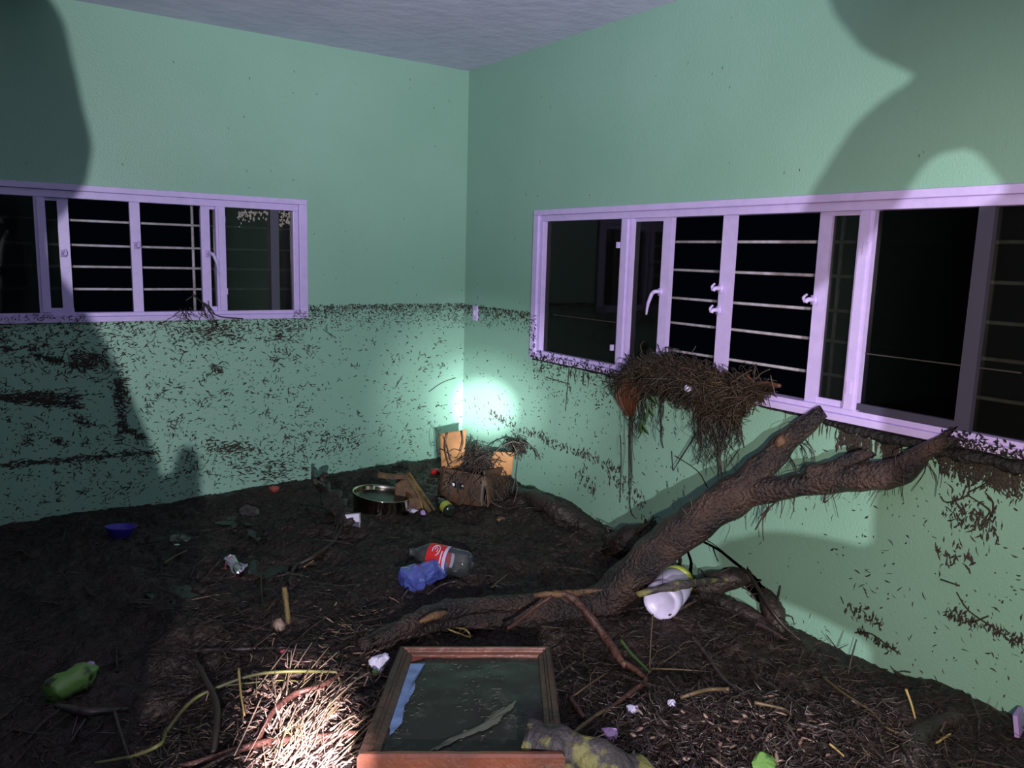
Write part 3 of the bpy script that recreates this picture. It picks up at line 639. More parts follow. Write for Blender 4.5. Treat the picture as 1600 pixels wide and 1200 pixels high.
stick('stick', 'short straw-coloured post stub behind the white jar, nearer the wall corner', [(1063, 885), (1063, 876), (1062, 868)], .010, 'twig', lifts=[0, .04, .07])
stick('stick', 'leaning dark post stub behind the white jar lid', [(1092, 892), (1087, 878), (1082, 862)], .011, 'twig', lifts=[0, .05, .09])
stick('stick', 'thin upright twig standing at the foot of the right wall', [(1324, 1060), (1330, 1030), (1338, 1000)], .004, 'twig', lifts=[0, .06, .12])
stick('stick', 'thick dark half-buried branch at the bottom right', [(1415, 1195), (1430, 1160), (1450, 1140), (1490, 1125), (1510, 1130)], [.03, .032, .03, .026, .012], 'darkwood', .0, rough=.3)
# mossy log at the bottom edge
L0 = G(822, 1152, .16); L1 = G(935, 1188, .12); L2 = G(1010, 1218, .06)
b = MB(); b.tube([L0, L0*.5+L1*.5, L1, L2], [.044, .052, .050, .04], 22, rough=.3, fs=22, sub=7, jag=.008)
tag(b.build('mossy_log', M['moss']), 'short log with yellow-green moss resting against the picture frame corner', 'log')

# ------------------------------------------------------------------ dark stump and driftwood by the left wall
st = empty('driftwood_stump', G(520, 800), 'gnarled dark driftwood stump sticking up against the left wall', 'stump')
b = MB(); b.tube([G(545, 818, .02), G(525, 793, .06), G(507, 765, .12), G(500, 752, .16)], [.035, .050, .036, .02], 18, rough=.9, fs=24, sub=9, flat=.7, jag=.03); b.build('trunk', M['darkwood'], st)
b = MB(); b.tube([G(505, 762, .13), G(492, 752, .17), G(488, 737, .20)], [.022, .016, .006], 10, rough=.4, fs=25, sub=5); b.tube([G(500, 760, .13), G(506, 745, .17), G(512, 742, .18)], [.03, .022, .008], 10, rough=.5, fs=25, sub=5); b.build('root_stub', M['darkwood'], st)
# dark root mass against right wall (two mounds)
def rootlump(name, label, pts, rad, m='darkwood', n=20, lift=0):
    r_ = empty(name, G(*pts[0][:2]), label, 'stump')
    b = MB(); b.tube([G(q[0], q[1], q[2]) for q in pts], rad, 18, rough=.45, fs=13, sub=6, jag=.04); b.build('trunk', M[m], r_)
    b = MB()
    for _ in range(n):
        i = random.randrange(len(pts)); q = G(pts[i][0], pts[i][1], pts[i][2]); d = Vector((random.gauss(0, 1), random.gauss(0, 1), random.uniform(-.2, 1.0))).normalized()
        p = q+d*rad[i]*.8; e = p+d*random.uniform(.02, .10); b.tube([p, e, e+Vector((random.gauss(0, .03), random.gauss(0, .03), -.03))], [.004, .003, .001], 5, sub=3, rough=.3)
    b.build('rootlets', M['twig'], r_)['kind'] = 'stuff'; return r_
rs = rootlump('root_stump', 'dark arched root stump against the right wall behind the white jar', [(1085, 925, -.02), (1110, 915, .05), (1140, 905, .09), (1172, 905, .11), (1197, 925, .08), (1210, 960, .03), (1217, 990, -.03)], [.05, .065, .050, .034, .038, .036, .03], n=34)
b = MB(); b.tube([G(1105, 935, .0), G(1135, 950, .01), G(1170, 965, .0), G(1205, 985, -.02)], [.06, .05, .035, .03], 14, rough=.45, fs=13, sub=6); b.build('trunk', M['darkwood'], rs)
rootlump('root_stump', 'jagged dark stump poking up at the right wall left of the fallen branch', [(960, 850, 0), (990, 842, .06), (1015, 825, .10)], [.06, .07, .035], n=22)
rootlump('root_stump', 'low dark log hugging the right wall beyond the cardboard box', [(812, 775, .0), (860, 795, .01), (900, 815, .0), (945, 842, -.02)], [.05, .06, .05, .03], n=16)

CLAMP = False
# ------------------------------------------------------------------ root and straw clump caught on the window ledge
rc = empty('root_clump', RW(1085, 600, -.06), 'tangled clump of straw and roots hanging over the right window ledge', 'debris clump')
def strand(b, P, r, s=4): b.tube(P, [r, r, r*.7] if len(P) == 3 else r, s, sub=3, cap=False)
def clump_pt():
    while True:
        px = random.gauss(1080, 62); 
        if 965 < px < 1205: break
    top = lerp_pts(px, [(960, 600), (985, 566), (1040, 556), (1090, 566), (1120, 583), (1170, 592), (1215, 604)])
    bot = lerp_pts(px, [(960, 600), (985, 610), (1050, 612), (1100, 635), (1150, 660), (1175, 630), (1215, 612)])
    py = top+(bot-top)*random.random()
    dep = random.uniform(0.0, .11)*(1-abs((py-(top+bot)/2)/((bot-top)/2+1))**2*.6)
    return RW(px, py, -dep-.01)
for part, n, mt, rr, LL in (('straw_mat', 1900, 'strawdk', .0016, .05), ('dark_fibres', 1100, 'twig', .0018, .06)):
    b = MB()
    for _ in range(n):
        p = clump_pt(); a = random.gauss(0, .55); d = Vector((random.gauss(0, .35), math.cos(a), math.sin(a))); L = random.uniform(.4, 1.3)*LL
        q = p+d*L; r2 = q+Vector((random.gauss(0, .02), random.gauss(0, .02), -abs(random.gauss(0, .025))))
        for v_ in (q, r2): v_.x = min(v_.x, -.004 if not (WR['u0'] < v_.y < WR['u1'] and v_.z > 1.3) else .03)
        strand(b, [p-d*L*.5, q, r2], rr*random.uniform(.6, 1.7))
    if mt == 'strawdk': M['strawdk'] = mat('wet_straw', (0.060, 0.036, 0.020), 0.5, var=(0.022, 0.013, 0.008), vscale=9)
    b.build(part, M[mt], rc)['kind'] = 'stuff'
b = MB()   # solid heart of the clump
pp = [RW(975, 600, -.02), RW(1010, 590, -.045), RW(1050, 588, -.05), RW(1090, 602, -.05), RW(1130, 622, -.045), RW(1165, 620, -.03), RW(1195, 608, -.015)]
b.tube(pp, [.02, .045, .055, .05, .05, .035, .012], 14, rough=.5, fs=25, sub=5); b.build('packed_core', M['fleck'], rc)
b = MB()
for _ in range(110):   # orange fan of roots
    a = random.uniform(-1, 1); x0 = 985+a*22; p0 = RW(x0, 590+abs(a)*8, -.05-.04*(1-a*a)*random.random()); p2 = RW(985+a*6, 643+random.uniform(-6, 8), -.03)
    mid = (p0+p2)/2+Vector((-.02, (-a)*.012, .0)); strand(b, [p0, mid, p2], random.uniform(.002, .004), 5)
b.build('orange_root_fan', M['root'], rc)
b = MB()
def hang(px, py0, py1, n, spx, r=.0014, w=5, dep=.05):
    for _ in range(n):
        x = random.gauss(px, spx); e = py0+(py1-py0)*random.uniform(.35, 1); k = 5
        P = [RW(x+random.gauss(0, w)*i/k, py0+(e-py0)*i/k, -random.uniform(.01, dep)) for i in range(k+1)]
        b.tube(P, [r*random.uniform(.7, 1.3)*(1-.6*i/k) for i in range(k+1)], 4, sub=2, cap=False)
hang(986, 640, 800, 6, 2, .0022, 2, .03); hang(985, 630, 700, 14, 7, .0018, 6); hang(972, 640, 790, 2, 2, .0013, 3)
hang(1010, 610, 690, 18, 9, .0018, 7); hang(1035, 620, 700, 6, 2, .002, 4); hang(1070, 620, 700, 6, 10, .0012, 9)
hang(1100, 630, 735, 42, 10, .0020, 9); hang(1125, 640, 745, 46, 12, .0024, 9); hang(1150, 640, 700, 26, 9, .002, 8); hang(1168, 620, 655, 10, 3, .003, 4)
for pts in (((1105, 650), (1080, 690), (1052, 735)), ((1150, 650), (1158, 680), (1163, 700)), ((1120, 690), (1125, 715), (1128, 745)), ((1140, 650), (1128, 700), (1122, 745)), ((1170, 610), (1172, 630), (1165, 642)), ((1110, 660), (1130, 640), (1160, 625)), ((1092, 650), (1098, 690), (1090, 725)), ((1095, 700), (1092, 680), (1100, 655))):
    b.tube([RW(q[0], q[1], -.03-.01*i) for i, q in enumerate(pts)], [.0045, .004, .002], 6, rough=.4, sub=4)
b.build('hanging_roots', M['twig'], rc)['kind'] = 'stuff'
b = MB()
for pts, r in ((((1155, 592), (1180, 600), (1195, 608)), .008), (((1172, 603), (1195, 600), (1220, 603)), .010), (((1165, 585), (1178, 596), (1190, 604)), .006)):
    b.tube([RW(q[0], q[1], -.05) for q in pts], [r, r*1.1, r*.6], 10, rough=.3, sub=4)
b.build('orange_root_piece', M['root'], rc)
b = MB()
for pts in (((1074, 578), (1085, 587), (1097, 596)), ((1097, 596), (1110, 598), (1126, 597)), ((1080, 552), (1085, 545), (1087, 541)), ((1003, 550), (1001, 540), (1006, 533)), ((1180, 593), (1190, 583), (1203, 577)), ((1204, 586), (1207, 600), (1211, 615)), ((1140, 600), (1165, 583), (1175, 578))):
    b.tube([RW(q[0], q[1], -.11) for q in pts], .0018, 5, sub=4)
b.build('pale_straws', M['straw'], rc)['kind'] = 'stuff'
def leafmesh(b, p, d, L, wd, nrm):
    d = d.normalized(); s_ = d.cross(nrm).normalized(); k = 7; v = []
    for i in range(k):
        t = i/(k-1); ww = wd*math.sin(math.pi*min(1, t*.92+.04))**.8; c = p+d*L*t+nrm*(-.25*L*t*t)
        v += [c+s_*ww, c+nrm*.0015, c-s_*ww, c-nrm*.0006]
    f = []
    for i in range(k-1):
        for j in range(4): f.append((4*i+j, 4*i+(j+1)%4, 4*i+4+(j+1)%4, 4*i+4+j))
    b.add(v, f+[(3, 2, 1, 0), tuple(4*(k-1)+j for j in range(4))])
for (x0, y0, x1, y1) in ((1012, 632, 1018, 652), (1016, 618, 1024, 632), (1010, 645, 1004, 664), (1003, 660, 1010, 680), (1002, 660, 996, 678)):
    b = MB(); p = RW(x0, y0, -.07); q = RW(x1, y1, -.06); leafmesh(b, p, q-p, (q-p).length, .011, Vector((-1, 0, 0))); b.build('leaf', M['leaf'], rc)
b = MB(); b.tube([RW(1008, 612, -.06), RW(1012, 640, -.07), RW(1006, 668, -.06), RW(997, 685, -.05)], .0025, 6, sub=4); b.build('leaf_stem', M['leaf'], rc)
p = RW(1075, 610, -.115); b = MB(); b.lathe([(.008, 0), (.014, .002), (.016, .010), (.012, .020), (.004, .026)], frame_mat(p, Vector((-.4, -.2, .8))), 20, .003, 60)
tag(b.build('plastic_scrap', M['white']), 'tiny white plastic scrap caught in the clump on the right window ledge', 'scrap')
# few twigs at left window
b = MB()
for pts in (((300, 460), (315, 472), (328, 487), (340, 510)), ((312, 470), (325, 478), (335, 490)), ((328, 487), (345, 495), (380, 498)), ((300, 463), (290, 470)), ((318, 475), (320, 488), (325, 497))):
    b.tube([LW(q[0], q[1], -.035) for q in pts], [.0035]*len(pts), 6, rough=.4, sub=3)
for _ in range(26):
    x = random.choice((285, 292, 322)); q = LW(random.gauss(x, 4), random.gauss(486, 4), -.03); strand(b, [q, q+Vector((random.gauss(0, .015), -.01, -.02)), q+Vector((random.gauss(0, .03), -.01, -.05))], .0016)
tag(b.build('dry_twig', M['twig'], None), 'small dry twig with leaf shreds caught on the left window sill', 'twig')

CLAMP = True
# ------------------------------------------------------------------ cardboard box in the corner
def panel(b, quad, th):
    q = [Vector(p) for p in quad]; n = (q[1]-q[0]).cross(q[3]-q[0]).normalized()*th
    v = q+[p+n for p in q]; b.add(v, [(3,2,1,0),(4,5,6,7),(0,1,5,4),(1,2,6,5),(2,3,7,6),(3,0,4,7)])
P0 = G(757, 790); P1 = G(688, 778); P2 = G(797, 770); P3_ = P1+P2-P0
for p in (P0, P1, P2, P3_): p.z -= .03
Z = Vector((0, 0, 1))
cb = empty('cardboard_box', (P0+P3_)/2, 'torn soaked cardboard box standing open in the room corner', 'box')
b = MB(); t0 = P0+Z*.20; t1 = P1+Z*.215
N_ = 14
def bent_panel(b, A, B_, C_, D_, amp, th=.005, n=12):
    """quad A B C D (bottom-left, bottom-right, top-right, top-left) with gentle soaked waves"""
    nrm = (B_-A).cross(D_-A).normalized(); v = []
    for j in range(n+1):
        for i in range(n+1):
            s_, t = i/n, j/n; p = A*(1-s_)*(1-t)+B_*s_*(1-t)+C_*s_*t+D_*(1-s_)*t
            p = p+nrm*amp*noise.noise(p*7)*1.2; v.append(p)
    m_ = len(v); v2 = [p+nrm*th for p in v]; f = []
    for j in range(n):
        for i in range(n):
            a = j*(n+1)+i; q = (a, a+1, a+n+2, a+n+1); f.append(tuple(reversed(q))); f.append(tuple(k+m_ for k in q))
    for i in range(n):
        f.append((i, i+1, m_+i+1, m_+i)); a = n*(n+1)+i; f.append((a+1, a, m_+a, m_+a+1))
        a = i*(n+1); f.append((a+n+1, a, m_+a, m_+a+n+1)); a = i*(n+1)+n; f.append((a, a+n+1, m_+a+n+1, m_+a))
    b.add(v+v2, f)
bent_panel(b, P1, P0, P0+Z*.19, P1+Z*.20, .02); bent_panel(b, P3_, P1, P1+Z*.20, P3_+Z*.2, .01); bent_panel(b, P2, P3_, P3_+Z*.2, P2+Z*.2, .01)
b.build('box_wall', M['cardwet'], cb)
b = MB(); bent_panel(b, P0, P2, P2+Z*.19, P0+Z*.22, .02); o = b.build('box_wall', M['cardwet'], cb)
dist = lambda px, py, ref: Vector(CP)+Vector(ray(px, py))*(Vector(ref)-Vector(CP)).dot(Vector(RM[2]))
b = MB(); bent_panel(b, dist(690, 733, P1), dist(724, 730, P1), dist(729, 671, P1), dist(687, 678, P1), .01); b.build('flap', M['card'], cb)
b = MB(); Rf = (P0+P2)/2; bent_panel(b, dist(764, 745, Rf), dist(800, 742, Rf), dist(803, 707, Rf), dist(770, 705, Rf), .006); b.build('flap', M['card'], cb)
b = MB(); nF = (P0-P1).cross(Z).normalized(); 
if nF.dot(Vector(CP)-P0) < 0: nF = -nF
c0 = dist(718, 757, P0*.6+P1*.4)+nF*.015; u_ = (P0-P1).normalized()
panel(b, [c0-u_*.033-Z*.014, c0+u_*.033-Z*.020, c0+u_*.033+Z*.010, c0-u_*.033+Z*.017], .002); o = b.build('printed_mark', M['black'], cb, smooth=False)
for s_ in (-.028, .027):
    b = MB(); b.lathe([(.009 if s_ < 0 else .006, 0), (.009 if s_ < 0 else .006, .002)], frame_mat(c0+u_*s_+nF*.004, nF), 14); b.build('printed_dot', M['paper'], cb)
# roots heaped in and over the box
b = MB()
cen = (P0+P3_)/2+Z*.22
for _ in range(150):
    p = P0+(P1-P0)*random.random()+nF*.012+Z*random.uniform(.05, .2) if random.random() < .5 else P0+(P2-P0)*random.random()+Z*random.uniform(.03, .2)-Vector(RM[2])*.02
    d = Vector((random.gauss(0, .5), random.gauss(0, .5), random.gauss(-.6, .6))).normalized(); L = random.uniform(.02, .06); strand(b, [p, p+d*L, p+d*L*1.6+Vector((0, 0, -L*.4))], random.uniform(.0012, .0028))
for _ in range(620):
    p = cen+Vector((random.gauss(0, .048), random.gauss(0, .048), random.gauss(0, .028)+.01)); d = Vector((random.gauss(0, 1), random.gauss(0, 1), random.gauss(0, .5))).normalized()
    L = random.uniform(.02, .07); strand(b, [p, p+d*L, p+d*L*1.6+Vector((0, 0, -L*.5))], random.uniform(.001, .0028))
for pts in (((740, 740), (752, 760), (757, 785), (775, 800)), ((755, 735), (760, 765), (770, 785), (795, 795), (820, 805)), ((745, 735), (735, 765), (752, 787)), ((770, 712), (780, 700), (800, 690), (815, 693)), ((815, 690), (828, 695), (838, 706), (844, 718)), ((800, 692), (808, 710), (806, 740), (800, 770)), ((812, 700), (800, 712), (792, 708)), ((805, 740), (808, 765), (800, 790)),
            ((722, 672), (724, 690), (720, 705)), ((694, 682), (700, 700), (705, 720)), ((687, 677), (683, 690), (687, 710)), ((680, 668), (686, 676), (690, 680)), ((700, 675), (696, 700), (703, 730))):
    b.tube([dist(q[0], q[1], P0)-Vector(RM[2])*.02 for q in pts], .0035, 5, rough=.4, sub=4)
for _ in range(140):
    p = dist(random.gauss(808, 9), random.gauss(697, 6), P2); d = Vector((random.gauss(0, 1), random.gauss(0, 1), random.gauss(0, .8))).normalized(); strand(b, [p, p+d*.03, p+d*.045+Vector((0, 0, -.02))], .002)
tag(b.build('root_tangle', M['twig']), 'tangle of thin dark roots heaped over the cardboard box', 'roots', kind='stuff')

# ------------------------------------------------------------------ litter objects
# clear bottle with red label
def lying(pa, pb, lift): a = G(*pa, lift); c = G(*pb, lift); return a, c
a, c = lying((737, 884), (640, 862), .058); Lb = (c-a).length; Mx = frame_mat(a, c-a)
bt = empty('drink_bottle', a, 'clear plastic drink bottle with a red label lying on the mud', 'bottle')
R0 = .056; prof = [(.010, .004), (.030, 0), (.046, .006), (R0, .03), (R0, Lb*.30), (R0*.97, Lb*.33), (R0, Lb*.36), (R0, Lb*.62), (R0*.9, Lb*.72), (R0*.62, Lb*.83), (R0*.36, Lb*.91), (.0155, Lb*.94), (.0155, Lb*.96), (.019, Lb*.965), (.014, Lb*.97), (.013, Lb)]
b = MB(); b.lathe(prof, Mx, 36, .002, 18); b.build('bottle_body', M['clear'], bt)
b = MB(); b.lathe([(R0+.0012, Lb*.40), (R0+.0018, Lb*.45), (R0+.0018, Lb*.58), (R0+.0012, Lb*.66)], Mx, 36, .001, 18, cap=False); lb = b.build('label_sleeve', M['red'], bt)
toc = (Vector(CP)-(a+c)/2); ax = (c-a).normalized(); xx = Vector((Mx[0][0], Mx[1][0], Mx[2][0])); yy = Vector((Mx[0][1], Mx[1][1], Mx[2][1])); ph0 = math.atan2(toc.dot(yy), toc.dot(xx))
def onlab(t, dphi, k=.0035): an = ph0+dphi; return a+ax*(Lb*t)+(xx*math.cos(an)+yy*math.sin(an))*(R0+k)
sg = 1 if (onlab(.5, .6)-onlab(.5, 0)).z > 0 else -1
b = MB(); b.tube([onlab(.53+.055*math.cos(q), sg*(.55+.42*math.sin(q))) for q in [i*.35-.4 for i in range(15)]], .0022, 6, flat=1)
b.tube([onlab(.53+.022*math.cos(q), sg*(.55+.20*math.sin(q))) for q in [i*.5 for i in range(9)]], .0016, 6)
b.tube([onlab(.43, sg*(-.35+.08*i)) for i in range(12)], .003, 6); b.tube([onlab(.55-.02*i, sg*-.35) for i in range(5)], .0018, 6)
b.build('label_swirl', M['paper'], bt)
b = MB(); b.lathe([(R0+.0014, Lb*.355), (R0+.0016, Lb*.40)], Mx, 36, .001, 18, cap=False); b.build('label_edge', M['white'], bt)
# crumpled blue bottle
a, c = lying((632, 908), (694, 884), .04); Mx = frame_mat(a, c-a); Lb = (c-a).length*1.02
b = MB(); b.lathe([(.012, 0), (.030, .004), (.042, .012), (.048, .03), (.05, .05), (.045, .07), (.040, .09), (.046, Lb*.42), (.052, Lb*.5), (.047, Lb*.6), (.042, Lb*.7), (.05, Lb*.78), (.048, Lb*.85), (.038, Lb*.92), (.03, Lb*.97), (.008, Lb)], Mx, 30, .020, 17, 3.3)
tag(b.build('crumpled_bottle', M['bluefilm'], smooth=False), 'crumpled translucent blue plastic bottle in front of the clear one', 'bottle')
# white jar with yellow lid, mouth up-right
a, c = lying((1032, 942), (1070, 897), .072); c = c+Vector((0, 0, .015)); Mx = frame_mat(a, c-a); Lb = .25
jr = empty('plastic_jar', a, 'large milky white plastic jar with a yellow lid tipped over in the mud', 'jar')
b = MB(); b.lathe([(.012, .010), (.045, .008), (.050, .001), (.060, .0), (.066, .004), (.070, .012), (.071, .03), (.072, .06), (.070, .064), (.072, .068), (.072, Lb*.70), (.070, Lb*.74), (.069, Lb*.80), (.060, Lb*.90), (.058, Lb*.93), (.058, Lb)], Mx, 40, .004, 12); b.build('jar_body', M['white'], jr)
b = MB(); b.lathe([(.060, Lb*.93), (.066, Lb*.94), (.066, Lb+.010), (.060, Lb+.014), (.01, Lb+.014)], Mx, 40); b.build('jar_lid', M['yellow'], jr)
# blue bowl
p = G(188, 842, .0); br = MB(); br.lathe([(.002, .0), (.03, .0), (.045, .015), (.062, .05), (.068, .058), (.064, .058), (.058, .05), (.042, .019), (.002, .006)], frame_mat(p, Vector((.1, .1, 1))), 32, cap=False)
tag(br.build('plastic_bowl', M['blue']), 'small deep-blue plastic bowl in the dark mud near the left wall', 'bowl')
# crushed silver can
a, c = lying((356, 877), (382, 896), .022); Mx = frame_mat(a, c-a); Lb = (c-a).length
cn = empty('drink_can', a, 'crushed silver and pink drink can on the dark mud at left', 'can')
b = MB(); b.lathe([(.010, .002), (.028, 0), (.031, .008), (.024, Lb*.4), (.030, Lb*.7), (.031, Lb*.92), (.026, Lb)], Mx, 26, .011, 28, 1.2); b.build('can_body', M['can'], cn, smooth=False)
b = MB(); b.lathe([(.0305, Lb*.10), (.0295, Lb*.2)], Mx, 26, .011, 28, 1.2, cap=False); b.build('printed_band', M['pink'], cn)
# green crumpled bag + lilac cap
b = MB(); a, c = G(82, 1082, .03), G(135, 1052, .03); Mx = frame_mat(a, c-a); Lb = (c-a).length
b.lathe([(.008, -.012), (.034, -.008), (.038, .0), (.040, Lb*.3), (.036, Lb*.5), (.040, Lb*.7), (.038, Lb*.95), (.030, Lb+.01), (.012, Lb+.022), (.010, Lb+.03)], Mx, 36, .008, 22, 7)
tag(b.build('plastic_bottle', M['green']), 'muddy squashed lime-green bottle at the lower left', 'bottle')
b = MB(); b.lathe([(.004, 0), (.013, .001), (.014, .012), (.004, .014)], frame_mat(G(142, 1042, .02), Vector((-.2, -.6, .7))), 18, .003, 70); tag(b.build('bottle_cap', M['purple']), 'small lilac cap lying by the end of the lime-green bottle', 'cap')
# carton and metal pot and crate near left wall
ct = empty('milk_carton', G(552, 818), 'small white and grey carton lying in front of the dark stump', 'carton')
b = MB(); q = [dist(541, 803, G(550, 818)), dist(563, 801, G(550, 818)), dist(564, 822, G(550, 818)), dist(549, 818, G(550, 818))]; panel(b, [q[3], q[2], q[1], q[0]], .03); b.build('carton_body', M['paper'], ct, smooth=False)
b = MB(); f_ = -Vector(RM[2])*.034; panel(b, [q[3]+f_, q[2]+f_, q[2]*.6+q[1]*.4+f_, q[3]*.6+q[0]*.4+f_], .003); b.build('grey_print', M['sash'], ct, smooth=False)
pot = empty('cooking_pot', G(595, 810), 'shiny brass-toned metal pot half sunk in mud, full of muddy water', 'pot')
pz = G(592, 800, .0); mxp = frame_mat(pz-Z*.03, Vector((.12, -.05, 1)))
b = MB(); b.lathe([(.02, 0), (.10, .0), (.125, .02), (.14, .07), (.146, .125), (.150, .128), (.146, .131), (.141, .125), (.135, .07)], mxp, 48, cap=False); b.build('pot_body', M['metal'], pot)
b = MB(); b.lathe([(.001, .105), (.137, .105)], mxp, 40, cap=False); b.build('water_surface', M['puddle'], pot)
cr = empty('wooden_crate', G(650, 795), 'broken pale wooden crate leaning between the metal pot and the cardboard box', 'crate')
ref = G(655, 800)
for pts, w_, m_ in ((((592, 741), (615, 744), (640, 742)), .018, 'wood'), (((636, 740), (654, 768), (672, 800)), .028, 'oldwood'), (((640, 738), (660, 768), (680, 796)), .014, 'oldwood'), (((655, 775), (663, 800)), .008, 'straw2')):
    b = MB(); P = [dist(x, y, ref)-Vector(RM[2])*.02 for x, y in pts]; b.tube(P, w_, 4, rough=.15, sub=3, flat=.5); b.build('slat', M[m_], cr, smooth=False)
b = MB(); bent_panel(b, dist(618, 806, ref), dist(664, 798, ref), dist(640, 742, ref), dist(618, 756, ref), .02, .014); b.build('side_board', M['wood'], cr)
# dark bottle with yellow-green label
a, c = G(704, 800, .03), G(684, 778, .05); Mx = frame_mat(a, c-a); Lb = .15
db = empty('dark_bottle', a, 'small dark bottle with a yellow-green label left of the cardboard box', 'bottle')
b = MB(); b.lathe([(.01, 0), (.028, 0), (.031, .008), (.031, Lb*.65), (.022, Lb*.78), (.012, Lb*.85), (.012, Lb)], Mx, 28); b.build('bottle_body', M['bottle_dark'], db)
b = MB(); b.lathe([(.0318, Lb*.15), (.0318, Lb*.45)], Mx, 28, cap=False); b.build('label_sleeve', M['yellow'], db)
def scrap(name, label, px, py, r, m, cat, cr_=.5, lift=.01, flat=.5, seed=None):
    b = MB(); p = G(px, py, lift); prof = [(r*.1, -r*flat), (r*.7, -r*flat*.7), (r, 0), (r*.7, r*flat*.7), (r*.1, r*flat)]
    b.lathe(prof, frame_mat(p, Vector((random.gauss(0, .3), random.gauss(0, .3), 1))), 22, r*cr_, .5/r, px*.13); return tag(b.build(name, M[m], smooth=False), label, cat)
scrap('crumpled_paper', 'crumpled white paper wad at the top left corner of the picture frame', 592, 1033, .036, 'paper', 'paper', .8, .03, .6)
scrap('crumpled_wrapper', 'crumpled white and lilac wrapper between the pot and the dark bottle', 648, 801, .045, 'paper', 'wrapper', .6, .0, .35)
scrap('wrapper_scrap', 'tiny magenta wrapper scrap beside the dark bottle', 660, 801, .016, 'purple', 'wrapper', .6, .02)
scrap('red_wrapper', 'red wrapper at the wall left of the cardboard box', 680, 737, .035, 'red', 'wrapper', .4, .01)
scrap('red_wrapper', 'dark red crumpled wrapper at the foot of the left wall', 428, 763, .030, 'redprint', 'wrapper', .6, .01)
scrap('pink_scrap', 'small bright pink scrap on the long thin grey stick', 442, 1018, .012, 'pink', 'scrap', .6, .03)
scrap('pale_stone', 'pale pinkish crumbled lump on mud left of the bare stub', 434, 977, .026, 'chippale', 'stone', .6, .01)
scrap('brown_scrap', 'reddish-brown crumpled scrap on mud under the left wall', 388, 800, .055, 'chip', 'scrap', .5, .01, .4)
scrap('yellow_lump', 'dull yellow lump on the mud in front of the cardboard box', 781, 812, .030, 'wood', 'lump', .4, .0, .6)
scrap('lilac_shard', 'small lilac plastic shard beside the mossy log', 952, 1150, .024, 'purple', 'shard', .6, .02, .9)
scrap('pale_lump', 'pale lilac lump on top of the chip pile', 990, 1107, .017, 'white', 'lump', .5, .03)
scrap('pale_lump', 'smaller pale lilac lump right of the other on the chip pile', 1050, 1098, .014, 'white', 'lump', .5, .03)
scrap('green_lump', 'green lump at the bottom edge below the mossy log', 945, 1194, .030, 'green', 'lump', .4, .04)
scrap('green_lump', 'dark green lump at the bottom edge right of the chip pile', 1195, 1196, .035, 'green', 'lump', .4, .03)
scrap('green_leaf', 'small green leaf lump under the white paper wad', 588, 1050, .018, 'leaf', 'leaf', .5, .03)
b = MB(); p = G(1592, 1128, .05); b.box((-.05, -.006, -.03), (.05, .006, .03), frame_mat(p, Vector((.1, .25, 1)), (1, .3, 0)))
tag(b.build('plastic_tray', M['purple'], smooth=False), 'lilac plastic rectangle at the right edge near the bottom corner', 'plastic piece')
b = MB(); p = G(282, 845, .01); b.box((-.045, -.028, -.014), (.045, .028, .014), frame_mat(p, Vector((.1, -.25, 1)), (1, -.3, 0)))
tag(b.build('plastic_box', M['clear'], smooth=False), 'small clear plastic box in dark mud right of the blue bowl', 'box')
# puddles
def puddle(label, cx, cy, rx, ry, lift=.0):
    lift = .004
    c = G(cx, cy, lift); v = [c]; n = 28
    for i in range(n):
        a_ = 2*math.pi*i/n; k = .85+.9*noise.noise(Vector((math.cos(a_)*1.6+cx, math.sin(a_)*1.6, 0)))
        q = ZP(cx+rx*k*math.cos(a_), cy+ry*k*math.sin(a_), c.z); v.append(q)
    b = MB(); b.add(v, [(0, 1+(i+1) % n, 1+i) for i in range(n)]); o = b.build('puddle', M['puddle']); return tag(o, label, 'puddle')
puddle('shallow puddle on the mud below the brown scrap', 368, 815, 26, 10); puddle('small round puddle right of the brown scrap puddle', 400, 835, 16, 9)
puddle('still puddle on the mud right of the silver can', 410, 890, 34, 17, .016); puddle('long narrow puddle on the dark mud at left', 270, 935, 50, 22, .016)

# ------------------------------------------------------------------ framed picture under muddy water
U = Vector(RM[0]).normalized(); Vv = -Vector(RM.T @ np.array([.064, -.034, 1.0])); Vv = (Vv-U*Vv.dot(U)).normalized(); Nn = U.cross(Vv).normalized()
if Nn.z < 0: Nn = -Nn
TLc = ZP(624, 1015, .555); wd = .485; ht = .70
def FP(u, v, n): return TLc+U*u+Vv*v+Nn*n
pf = empty('picture_frame', FP(wd/2, ht/2, -.03), 'wooden picture frame lying face up in the mud, its picture under muddy water', 'picture frame')
def member(u0, v0, u1, v1, w_, inward, m_, nm='frame_side'):
    """moulded profile swept from corner to corner with mitred ends"""
    A = Vector((u0, v0)); B_ = Vector((u1, v1)); d = (B_-A).normalized(); inn = Vector(inward)
    prof = [(0, -.02), (0, .006), (.006, .012), (w_*.40, .012), (w_*.46, .007), (w_*.60, .007), (w_*.66, .002), (w_*.95, -.002), (w_, -.006), (w_, -.02)]
    v = []; f = []; k = len(prof); seg = 24
    for i in range(seg+1):
        for (o_, n_) in prof:
            s0 = A+(inn+d)*o_; s1 = B_+(inn-d)*o_; p = s0+(s1-s0)*(i/seg)
            q = FP(p.x, p.y, n_); v.append(q+Nn*.0012*noise.noise(q*30))
    for i in range(seg):
        for j in range(k): f.append((i*k+j, i*k+(j+1) % k, (i+1)*k+(j+1) % k, (i+1)*k+j))
    f.append(tuple(range(k))); f.append(tuple(seg*k+j for j in reversed(range(k))))
    b = MB(); b.add(v, f); return b.build(nm, M[m_], pf, smooth=False)
wm = .042
